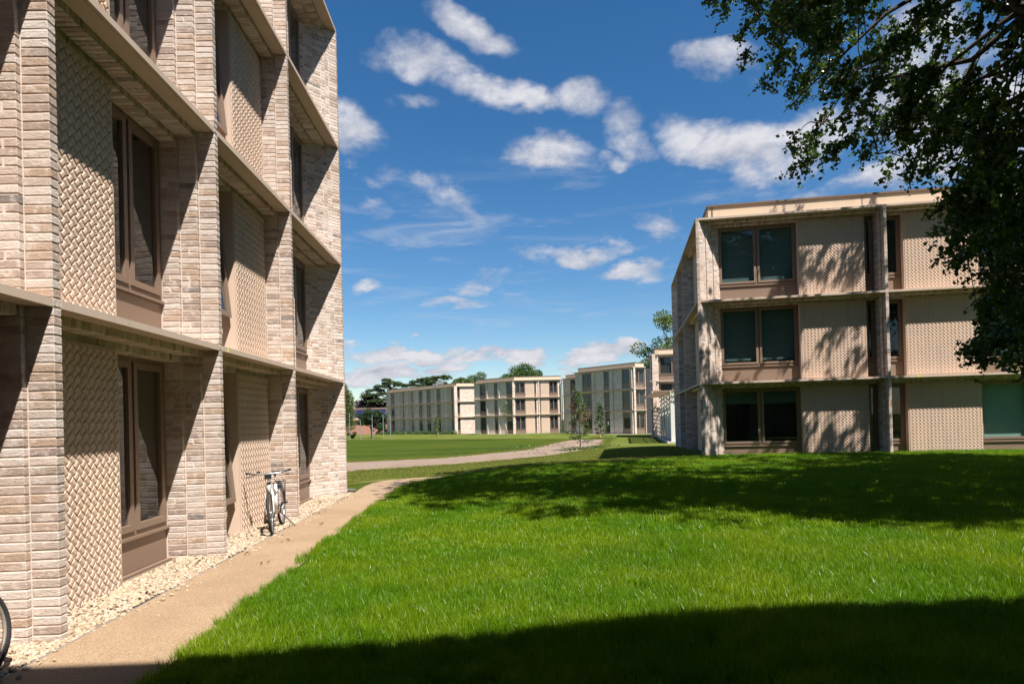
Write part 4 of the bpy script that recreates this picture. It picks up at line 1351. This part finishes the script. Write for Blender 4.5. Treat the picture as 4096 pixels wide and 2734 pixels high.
# the big overhanging tree
TB = np.array([12.4, 9.4])
big = empty('beech_tree', (TB[0], TB[1], Hf(*TB)))
tag(big, 'large dark leafy tree whose drooping boughs hang in at the upper right', 'tree')
def zlow(r):
    return np.interp(r, [0, 2.6, 3.6, 4.5, 5.6, 6.5, 7.4, 8.2, 9.2, 11], [2.6, 1.9, 2.1, 3.0, 4.4, 5.6, 7.2, 8.8, 10.0, 11.0])
def outline_el(x, y):
    """lowest elevation (slope) of the drooping skirt, by bearing"""
    return np.interp(x / max(y, 1e-3), [.30, .36, .382, .41, .436, .453, .463, .60, .69, .715, .73, .76, 1.0], [.78, .64, .55, .505, .48, .43, .345, .335, .335, .30, .20, .0, -.05])
def make_big_tree():
    wood = MB(); twig = MB()
    B = lambda p: (p[0] - TB[0], p[1] - TB[1], p[2] - Hf(*TB))
    trunk = np.array([(TB[0], TB[1], -.1), (TB[0] - .1, TB[1], 2.0), (TB[0] - .3, TB[1] + .1, 4.5), (TB[0] - .5, TB[1] + .2, 8.0), (TB[0] - .6, TB[1] + .1, 12.5)])
    wood.tube([B(p) for p in trunk], [.62, .46, .40, .30, .12], 12)
    fine = []; coarse = []
    # limbs leave the trunk, arch up and out, then droop
    limbs = []
    for k in range(40):
        a = math.radians(rng.uniform(0, 360)) if k > 22 else math.radians(rng.uniform(110, 215))
        R = rng.uniform(5.0, 8.6) if k > 9 else rng.uniform(6.5, 9.4)
        sq = 1.0 if math.cos(a) < 0 else .8
        if abs(math.sin(a)) > .6: R *= .78
        z0 = rng.uniform(3.2, 10.5)
        e_ = np.array([TB[0] + math.cos(a) * R * sq, TB[1] + math.sin(a) * R, 0.0])
        e_[2] = max(zlow(R) + rng.uniform(.6, 3.0), z0 * .6)
        s_ = np.array([np.interp(z0, trunk[:, 2], trunk[:, 0]), np.interp(z0, trunk[:, 2], trunk[:, 1]), z0])
        t = np.linspace(0, 1, 9)[:, None]
        p = s_ * (1 - t) + e_ * t
        p[:, 2] += 1.5 * np.sin(t[:, 0] * math.pi) 
        p[1:-1] += rng.normal(0, .16, (7, 3))
        bad = [j for j in range(9) if p[j, 1] > 4 and (p[j, 2] - 1.64) / p[j, 1] < outline_el(p[j, 0], p[j, 1]) + .05]
        if bad and bad[0] < 3: continue
        if bad:
            t2 = np.linspace(0, bad[0] - 1, 9); p = np.stack([np.interp(t2, np.arange(9), p[:, c]) for c in range(3)], -1)
        limbs.append(p)
        wood.tube([B(q) for q in p], [.15, .12, .10, .08, .062, .046, .032, .02, .008], 7)
    limbs = np.array(limbs)
    def nearest_limb(q):
        d = np.linalg.norm(limbs - q, axis=2); d[:, :3] += 3
        i, j = np.unravel_index(np.argmin(d), d.shape)
        return limbs[i, j], d[i, j]
    # drooping sprays; only those that hang into view need single leaves
    nspray = 0
    while nspray < 720:
        a = math.radians(rng.uniform(62, 270)) if rng.random() < .90 else rng.random() * 6.283
        R = 2.6 + 7.4 * rng.random() ** .8
        x = TB[0] + math.cos(a) * R; y = TB[1] + math.sin(a) * R * (.95 if math.sin(a) > 0 else .80)
        zl = zlow(R)
        h = rng.random() ** 1.15 * (4.2 if R > 4.3 else 5.0)
        # clumped: keep where a slow noise is high, so the sky shows between boughs
        g = math.sin(x * 1.25 + y * .8) + math.sin(y * 1.15 - x * .6 + 1.0) + math.sin((zl + h) * 1.3 + x * .7 - y * .4)
        if g < .35 and rng.random() < .90 and not (R < 4.2 and zl + h < 6): continue
        ax = np.array([x, y, zl + h])
        L = rng.uniform(.7, 1.5)
        if h < .5: L *= .7
        da = a + rng.normal(0, .5)
        n = 7
        pr = [ax + np.array([0, 0, L * .55])]
        tilt = rng.uniform(.2, 1.0)
        for k in range(n):
            f = k / (n - 1)
            st = np.array([math.cos(da) * (1 - f) * tilt, math.sin(da) * (1 - f) * tilt, -.25 - f * 1.0]) * L / n
            pr.append(pr[-1] + st + rng.normal(0, .02, 3))
        pr = np.array(pr)
        tip = pr[-1]
        inview = y > 5.2
        if tip[1] > 3:
            el = outline_el(tip[0], tip[1])
            if (tip[2] - 1.64) / tip[1] < el + abs(rng.normal(0, .035)): continue
        m = int((150 if R > 4.3 else 200) * L) if inview else 0
        if inview:
            segs = [pr]
            for _ in range(int(4 + 4 * L)):
                k0 = rng.integers(1, n - 1)
                ta = rng.random() * 6.283; tl = rng.uniform(.16, .48)
                e_ = pr[k0] + np.array([math.cos(ta) * tl, math.sin(ta) * tl, -tl * rng.uniform(.1, .9)])
                mid = (pr[k0] + e_) / 2 + np.array([0, 0, tl * .12])
                segs.append(np.array([pr[k0], mid, e_]))
                if nspray % 2: twig.tube([B(q) for q in segs[-1]], [.005, .004, .003], 3, False)
            ln = np.array([np.linalg.norm(np.diff(g_, axis=0), axis=1).sum() for g_ in segs])
            for g_, l_ in zip(segs, ln):
                c_ = int(m * l_ / ln.sum()) + 2
                t = rng.random(c_) * (len(g_) - 1.001)
                lo = np.floor(t).astype(int); fr = (t - lo)[:, None]
                P = g_[lo] * (1 - fr) + g_[lo + 1] * fr
                fine.append(P + rng.normal(0, .042, (c_, 3)))
            twig.tube([B(q) for q in pr[::2]], [.010, .008, .006, .004][:len(pr[::2])], 4, False)
            if nspray % 2 == 0:
                q, dd = nearest_limb(pr[0])
                if dd < 3.2: twig.tube([B(v) for v in limb_path(q, pr[0], .12, .07, 7)], [.018, .016, .014, .012, .010, .008, .007], 5, False)
        else:
            coarse.append(blob_points(ax, (.6, .6, .6), 34, .2))
        nspray += 1
    # upper crown, out of the picture but shading the lawn and the right building
    for k in range(1350):
        a = rng.random() * 6.283; q = math.sqrt(rng.random())
        rx = 9.3 if math.cos(a) < 0 else 6.5
        x = TB[0] - .2 + math.cos(a) * q * rx; y = TB[1] + math.sin(a) * q * (8.6 if math.sin(a) > 0 else 5.2)
        R = math.hypot(x - TB[0], y - TB[1])
        z = zlow(R) + 4.0 + rng.random() * max(.5, 6.5 * (1 - (q * .9) ** 2))
        if z - .8 < 1.8 + .66 * y and x < .86 * y + 1.2 and y > 3: continue
        coarse.append(blob_points((x, y, z), (.85, .85, .6), 30, .2))
    wood.build('trunk', 'bark', big, True)
    twig.build('branches', 'bark', big, True)
    off = np.array([TB[0], TB[1], Hf(*TB)])
    crown('crown', np.concatenate(fine) - off, .092, 'leaf_beech', big, up=.25, aspect=.78)
    crown('upper_crown', np.concatenate(coarse) - off, .24, 'leaf_beech', big, up=.4, aspect=.75)
    print('big tree leaves', sum(map(len, fine)), sum(map(len, coarse)))
make_big_tree()

# ------------------------------------------------------------------ cream gravel along the left building
def gravel():
    t = (1 + 5 ** .5) / 2
    ico = np.array([(-1, t, 0), (1, t, 0), (-1, -t, 0), (1, -t, 0), (0, -1, t), (0, 1, t), (0, -1, -t), (0, 1, -t), (t, 0, -1), (t, 0, 1), (-t, 0, -1), (-t, 0, 1)]) / math.hypot(1, t)
    fc = np.array([(0, 11, 5), (0, 5, 1), (0, 1, 7), (0, 7, 10), (0, 10, 11), (1, 5, 9), (5, 11, 4), (11, 10, 2), (10, 7, 6), (7, 1, 8), (3, 9, 4), (3, 4, 2), (3, 2, 6), (3, 6, 8), (3, 8, 9), (4, 9, 5), (2, 4, 11), (6, 2, 10), (8, 6, 7), (9, 8, 1)])
    n = 15000
    y = 3.2 + 12.9 * rng.random(n) ** 1.15
    x = -3.37 - .66 * rng.random(n)
    # denser towards the viewer, none inside the fins
    ok = np.ones(n, bool)
    for s0 in FINS: ok &= ~((y > s0 - .06) & (y < s0 + .16) & (x < -3.49))
    ok &= ~((x < -3.93) & (np.mod(y, 1) > 2))
    stray = rng.random(n) < .012
    x = np.where(stray, -3.35 + np.abs(rng.normal(0, .10, n)), x)
    x, y = x[ok], y[ok]; n = len(x)
    r = rng.uniform(.010, .023, n)
    sc = np.stack([rng.uniform(.8, 1.5, n), rng.uniform(.7, 1.2, n), rng.uniform(.45, .85, n)], -1) * r[:, None]
    a = rng.random(n) * 6.283
    V = ico[None] * sc[:, None, :] * (1 + rng.normal(0, .13, (n, 12, 1)))
    tx = rng.normal(0, .35, n)[:, None]
    V[..., 2] += V[..., 0] * tx
    c, s = np.cos(a)[:, None], np.sin(a)[:, None]
    X = V[..., 0] * c - V[..., 1] * s; Y = V[..., 0] * s + V[..., 1] * c
    hz = -.03 + .012 * np.sin(y * 3.1) + .01 * rng.random(n)
    V = np.stack([X + x[:, None], Y + y[:, None], V[..., 2] + hz[:, None] + .008], -1)
    T = (fc[None] + (np.arange(n) * 12)[:, None, None]).reshape(-1, 3)
    o = link('gravel', np_mesh('gravel', V.reshape(-1, 3), [T], 'gravel_stone'))
    tag(o, 'cream stone chippings in the strip between building and path', 'gravel', kind='stuff')
gravel()
# a few fallen leaves on the path and gravel
P = []
for (x, y) in ((-3.0, 9.55), (-2.9, 11.0), (-2.75, 8.0), (-3.15, 8.6), (-3.6, 8.35), (-3.75, 13.4), (-3.68, 14.3), (-3.9, 13.0), (-3.7, 10.1)):
    for _ in range(3): P.append((x + rng.normal(0, .05), y + rng.normal(0, .05), .0))
stuff_leaves('fallen_leaves', 'a few dark fallen leaves scattered on path and gravel', 'leaves', np.array(P), .055, 'leaf_rust', up=2.0)

# ------------------------------------------------------------------ long lawn grass
def make_tuft(name, nb, rad_, h0, h1, width, dry=.05):
    V = []; F_ = []; mi = []
    for k in range(nb):
        a = rng.random() * 6.283; q = rad_ * math.sqrt(rng.random())
        x, y = q * math.cos(a), q * math.sin(a)
        h = rng.uniform(h0, h1) * (1.25 if rng.random() < .08 else 1)
        la = rng.random() * 6.283; ln = h * abs(rng.normal(.34, .26))
        lx, ly = math.cos(la) * ln, math.sin(la) * ln
        wa = rng.random() * math.pi
        wx, wy = math.cos(wa) * width / 2, math.sin(wa) * width / 2
        b = len(V)
        V += [(x - wx, y - wy, 0), (x + wx, y + wy, 0),
              (x + lx * .30 - wx * .85, y + ly * .30 - wy * .85, h * .55), (x + lx * .30 + wx * .85, y + ly * .30 + wy * .85, h * .55), (x + lx, y + ly, h * (1 - .12 * min(1, ln / h)))]
        F_ += [(b, b + 1, b + 3, b + 2), (b + 2, b + 3, b + 4)]
        mi += [1 if rng.random() < dry else 0] * 2
    me = bpy.data.meshes.new(name); me.from_pydata(V, [], F_)
    me.materials.append(MATS['grass_blade']); me.materials.append(MATS['grass_dry'])
    me.polygons.foreach_set('material_index', mi); me.update()
    return bpy.data.objects.new(name, me)
def scatter(name, label, pts, scl, variants, seed):
    """points carrying grass tufts through a geometry-node tree"""
    coll = bpy.data.collections.new(name + '_tufts')
    for o in variants: coll.objects.link(o)
    n = len(pts)
    me = bpy.data.meshes.new(name)
    me.vertices.add(n); me.vertices.foreach_set('co', np.ascontiguousarray(pts, np.float32).ravel())
    at = me.attributes.new('scl', 'FLOAT_VECTOR', 'POINT'); at.data.foreach_set('vector', np.ascontiguousarray(scl, np.float32).ravel())
    ob = link(name, me); tag(ob, label, 'grass', kind='stuff')
    ng = bpy.data.node_groups.new(name, 'GeometryNodeTree')
    ng.interface.new_socket('Geometry', in_out='INPUT', socket_type='NodeSocketGeometry')
    ng.interface.new_socket('Geometry', in_out='OUTPUT', socket_type='NodeSocketGeometry')
    N = ng.nodes; L = ng.links
    gi = N.new('NodeGroupInput'); go = N.new('NodeGroupOutput')
    m2p = N.new('GeometryNodeMeshToPoints'); L.new(gi.outputs[0], m2p.inputs[0])
    ci = N.new('GeometryNodeCollectionInfo'); ci.inputs[0].default_value = coll; ci.inputs[1].default_value = True; ci.inputs[2].default_value = True
    ip = N.new('GeometryNodeInstanceOnPoints')
    L.new(m2p.outputs[0], ip.inputs['Points']); L.new(ci.outputs[0], ip.inputs['Instance'])
    ip.inputs['Pick Instance'].default_value = True
    rv = N.new('FunctionNodeRandomValue'); rv.data_type = 'INT'
    rv.inputs[4].default_value = 0; rv.inputs[5].default_value = len(variants) - 1; rv.inputs['Seed'].default_value = seed
    L.new(rv.outputs[2], ip.inputs['Instance Index'])
    rr = N.new('FunctionNodeRandomValue'); rr.data_type = 'FLOAT_VECTOR'
    rr.inputs[0].default_value = (-.12, -.12, 0); rr.inputs[1].default_value = (.12, .12, 6.283); rr.inputs['Seed'].default_value = seed + 1
    L.new(rr.outputs[0], ip.inputs['Rotation'])
    na = N.new('GeometryNodeInputNamedAttribute'); na.data_type = 'FLOAT_VECTOR'; na.inputs[0].default_value = 'scl'
    L.new(na.outputs[0], ip.inputs['Scale'])
    L.new(ip.outputs[0], go.inputs[0])
    md = ob.modifiers.new('scatter', 'NODES'); md.node_group = ng
    return ob
def lawn_points(y0, y1, dens, fallp=0.0):
    A = (26 + 2.3) * (y1 - y0)
    n = int(A * dens)
    y = y0 + (y1 - y0) * rng.random(n); x = -2.3 + 28.3 * rng.random(n)
    lx = np.interp(y, ly, ll)
    ok = (x > lx - .01) & (x < 1.2 + .86 * y + .8) & (x > -1.2 - .80 * y)
    # stop at the right building
    sb = (x - 7.32) * math.sin(RY) + (y - 22.29) * math.cos(RY)
    ok &= ~((x > 7.2) & (sb > .42))
    if fallp: ok &= rng.random(n) < np.clip((y0 / y) ** fallp, 0, 1)
    return x[ok], y[ok]
def lawn_grass():
    near = [make_tuft('grass_tuft', 74, .085, .050, .105, .0036, .018) for _ in range(8)]
    mid = [make_tuft('grass_tuft', 100, .16, .050, .10, .0058, .02) for _ in range(6)]
    x, y = lawn_points(2.0, 7.5, 190)
    z = H(x, y) + .006
    patch = .80 + .5 * (np.sin(x * 1.7 + y * .6) * np.sin(y * 1.3 - x * .4) * .5 + .5)
    h = patch * rng.uniform(.75, 1.2, len(x))
    # taller fringe where the mower misses the path edge
    h *= 1 + .45 * np.exp(-((x + 2.3) / .18) ** 2) * rng.random(len(x))
    s = rng.uniform(.85, 1.2, len(x))
    scatter('lawn_grass', 'long bright green lawn grass in the foreground', np.stack([x, y, z], -1), np.stack([s, s, h], -1), near, 3)
    x, y = lawn_points(7.3, 23.2, 75, .35)
    z = H(x, y) + .006
    patch = .85 + .35 * (np.sin(x * 1.1 + y * .5) * np.sin(y * .9 - x * .3) * .5 + .5)
    h = patch * rng.uniform(.75, 1.2, len(x)); s = rng.uniform(.9, 1.25, len(x))
    scatter('lawn_grass', 'green lawn grass running back under the tree to the right building', np.stack([x, y, z], -1), np.stack([s, s, h], -1), mid, 9)
lawn_grass()
def mown_tufts():
    var = []
    for _ in range(5):
        o = make_tuft('mown_tuft', 46, .17, .02, .045, .008, .06)
        o.data.materials[0] = MATS['grass_mown']; var.append(o)
    n = 26000
    y = 17.6 + 26 * rng.random(n) ** 1.35; x = -9 + 24 * rng.random(n)
    lo = np.interp(x, [p[0] for p in soil_low], [p[1] for p in soil_low])
    near_e = np.interp(x, [-14, -9, -4.6, -3.3, -2.4, 0, 4, 7, 9], [17.5, 17.5, 17.6, 19.8, 20.0, 20.2, 21.2, 22.6, 22.8])
    sb = (x - 7.32) * math.cos(RY) - (y - 22.29) * math.sin(RY)
    ok = (y < lo - .1) & (y > near_e) & ~((sb > -.05) & (y > 21.5)) & (x > -.45 * y)
    x, y = x[ok], y[ok]
    # ragged edge of the turf where it meets the soil
    k = 1500
    t = rng.random(k); up = np.array(soil_up)
    ex1 = np.interp(t, np.linspace(0, 1, len(up)), up[:, 0]) + rng.normal(0, .25, k); ey1 = np.interp(t, np.linspace(0, 1, len(up)), up[:, 1]) + np.abs(rng.normal(0, .35, k))
    lw = np.array(soil_low); t = rng.random(k)
    ex2 = np.interp(t, np.linspace(0, 1, len(lw)), lw[:, 0]) + rng.normal(0, .25, k); ey2 = np.interp(t, np.linspace(0, 1, len(lw)), lw[:, 1]) + rng.normal(-.1, .3, k)
    x = np.concatenate([x, ex1, ex2]); y = np.concatenate([y, ey1, ey2])
    s = rng.uniform(.9, 1.4, len(x)); h = rng.uniform(.7, 1.5, len(x)); h[-2 * k:] *= 2.0
    scatter('mown_tufts', 'short mown grass between the path and the bare soil', np.stack([x, y, H(x, y) + .004], -1), np.stack([s, s, h], -1), var, 21)
mown_tufts()

# ------------------------------------------------------------------ bicycles
def wheel(parent_name, root, c, fwd, Rw, tyre_mat, rim_mat, lean_up=(0, 0, 1)):
    c = Vector(c); fwd = Vector(fwd).normalized(); axis = fwd.cross(Vector(lean_up)).normalized()
    m_ = MB(); m_.torus(c, axis, Rw - .020, .020, 40, 8); w = m_.build(parent_name, tyre_mat, root, True)
    m_ = MB(); m_.torus(c, axis, Rw - .048, .012, 40, 6, 1.1); m_.build('rim', rim_mat, w, True)
    m_ = MB(); m_.tube([c - axis * .045, c + axis * .045], .022, 10); m_.build('hub', 'steel', w, True)
    m_ = MB()
    upv = axis.cross(fwd).normalized()
    for k in range(28):
        t = 2 * math.pi * k / 28; t2 = t + (.45 if k % 2 else -.45)
        sd = .035 if (k // 2) % 2 else -.035
        p0 = c + axis * sd + (fwd * math.cos(t2) + upv * math.sin(t2)) * .02
        p1 = c + (fwd * math.cos(t) + upv * math.sin(t)) * (Rw - .055)
        m_.tube([p0, p1], .0016, 3, False)
    o = m_.build('spokes', 'steel', w); o['kind'] = 'stuff'
    return w
def bicycle(label, loc, heading, lean, frame_mat, rim_mat, steer=0.0, rack=True, bar=1.0):
    """x forward, z up in the bike's own frame; loc is the rear contact point"""
    root = empty('bicycle', loc)
    root.rotation_mode = 'XYZ'
    root.rotation_euler = (Matrix.Rotation(heading, 3, 'Z') @ Matrix.Rotation(lean, 3, 'X')).to_euler()
    tag(root, label, 'bicycle', 'parked bicycles')
    R_ = .34; WB = 1.04
    rh = (0, 0, R_); fh = (WB, 0, R_); bb = (.44, 0, .28); st = (.27, 0, .72); ht = (.83, 0, .80); hb = (.875, 0, .64)
    m_ = MB()
    m_.tube([bb, st], .024, 10); m_.tube([hb, ht], .030, 10)
    m_.tube([bb, (.62, 0, .42), (.85, 0, .70)], [.042, .050, .042], 10)
    m_.tube([(.32, 0, .58), (.84, 0, .775)], .024, 10)
    for sd in (-1, 1):
        m_.tube([bb, (.30, sd * .045, .29), (0, sd * .055, R_)], .010, 7)
        m_.tube([(.30, 0, .66), (.2, sd * .05, .55), (0, sd * .055, R_)], .009, 7)
    m_.build('frame', frame_mat, root, True)
    # steered assembly
    sa = Matrix.Rotation(steer, 4, Vector((-.22, 0, 1)).normalized())
    piv = Vector(hb)
    def sp(p): return piv + (sa @ (Vector(p) - piv))
    m_ = MB()
    for sd in (-1, 1): m_.tube([sp((.88, sd * .045, .62)), sp((.93, sd * .052, .50)), sp((WB, sd * .055, R_))], .012, 7)
    m_.tube([sp((.865, -.06, .63)), sp((.865, .06, .63))], .018, 7)
    m_.build('fork', frame_mat, root, True)
    fw = sa @ Vector((1, 0, 0))
    wheel('front_wheel', root, sp(fh), fw, R_, 'tyre', rim_mat)
    wheel('rear_wheel', root, rh, (1, 0, 0), R_, 'tyre', rim_mat)
    m_ = MB()
    m_.tube([sp((.80, 0, .82)), sp((.79, 0, .93))], .014, 8)
    m_.tube([sp((.78, -.30, .955)), sp((.83, -.16, .935)), sp((.84, 0, .93)), sp((.83, .16, .935)), sp((.78, .30, .955))], .012, 8)
    hbar = m_.build('handlebar', 'steel', root, True)
    for sd in (-1, 1):
        m_ = MB(); m_.tube([sp((.74, sd * .335, .965)), sp((.79, sd * .235, .948))], .017, 8); m_.build('grip', 'rubber_grip', hbar, True)
        m_ = MB(); m_.tube([sp((.83, sd * .20, .93)), sp((.90, sd * .24, .91)), sp((.86, sd * .32, .90))], .006, 5); m_.build('brake_lever', 'bike_black', hbar, True)
    m_ = MB(); m_.tube([sp((.80, -.14, .955)), sp((.80, -.14, .985))], .028, 10); m_.build('bell', 'bike_black', hbar, True)
    m_ = MB(); m_.box(.86, .93, -.05, .05, .86, .93); 
    m_.v = [tuple(sp(v)) for v in m_.v]; m_.build('lamp', 'bike_black', hbar)
    m_ = MB()
    for sd in (-1, 1): m_.tube([sp((.86, sd * .03, .90)), sp((.93, sd * .04, .80)), sp((.89, sd * .03, .66))], .004, 4)
    m_.build('cables', 'bike_black', hbar, True)
    m_ = MB(); m_.tube([(.27, 0, .70), (.225, 0, .88)], .014, 8); m_.build('seat_post', 'steel', root, True)
    m_ = MB()
    prof = [(.36, .02, .02), (.30, .03, .025), (.22, .055, .03), (.14, .08, .03), (.10, .075, .025)]
    pts = []
    for (x, w, t) in prof:
        for k in range(8):
            a = 2 * math.pi * k / 8
            pts.append((x, math.cos(a) * w, .905 + math.sin(a) * t))
    fs = [(i * 8 + k, i * 8 + (k + 1) % 8, (i + 1) * 8 + (k + 1) % 8, (i + 1) * 8 + k) for i in range(4) for k in range(8)]
    fs += [tuple(range(7, -1, -1)), tuple(range(32, 40))]
    m_.add(pts, fs); m_.build('saddle', 'bike_black', root, True)
    m_ = MB(); m_.torus(bb, (0, 1, 0), .085, .010, 24, 5); m_.v = [(x, y - .05, z) for x, y, z in m_.v]
    m_.tube([(bb[0], -.06, bb[2]), (bb[0] + .10, -.075, bb[2] - .13)], .011, 6); m_.tube([(bb[0], .06, bb[2]), (bb[0] - .10, .075, bb[2] + .13)], .011, 6)
    m_.tube([(bb[0], -.07, bb[2]), (bb[0], .07, bb[2])], .016, 8)
    cr = m_.build('crankset', 'bike_black', root, True)
    for (x, y, z) in ((bb[0] + .10, -.125, bb[2] - .13), (bb[0] - .10, .125, bb[2] + .13)):
        m_ = MB(); m_.box(x - .045, x + .045, y - .045, y + .045, z - .013, z + .013); m_.build('pedal', 'bike_black', cr)
    m_ = MB()
    for sd in (-1, 1):
        m_.tube([(bb[0] - .01, -.05, bb[2] + sd * .08), (0, -.05, R_ + sd * .035)], .004, 4)
    m_.build('chain', 'dark_metal', root)
    m_ = MB()
    arc = [(math.cos(t) * .375, 0, R_ + math.sin(t) * .375) for t in np.linspace(.35, 2.9, 12)]
    for sd in (-1, 0, 1): m_.tube([(x, sd * .022, z) for x, y, z in arc], .009, 5)
    m_.build('mudguard', 'bike_black', root, True)
    if rack:
        m_ = MB()
        for sd in (-1, 1):
            m_.tube([(.22, sd * .05, .735), (-.30, sd * .06, .735), (-.34, sd * .03, .735)], .006, 5)
            m_.tube([(-.02, sd * .075, R_), (-.14, sd * .07, .735)], .006, 5); m_.tube([(-.02, sd * .075, R_), (.06, sd * .07, .735)], .006, 5); m_.tube([(-.02, sd * .075, R_), (-.28, sd * .07, .735)], .006, 5)
        for x in (.1, -.05, -.2): m_.tube([(x, -.055, .735), (x, .055, .735)], .005, 5)
        m_.build('rack', 'bike_black', root, True)
    m_ = MB(); m_.tube([(.36, .05, .26), (.30, .23, .012), (.33, .25, .006)], .008, 6); m_.build('kickstand', 'bike_black', root, True)
    return root
# rear contact, heading of the front wheel
hd = math.atan2(10.22 - 11.22, -3.43 + 3.58)
bicycle('white city bicycle leaning by the woven panel at the left building', (-3.56, 11.22, -.025), hd, rad(4.5), 'bike_white', 'steel', rad(6))
bicycle('bicycle cut by the lower left corner, only its worn front wheel showing', (-3.42, 3.37, -.02), rad(90), rad(-8), 'bike_blue', 'rusty_rim', rad(-4), False)
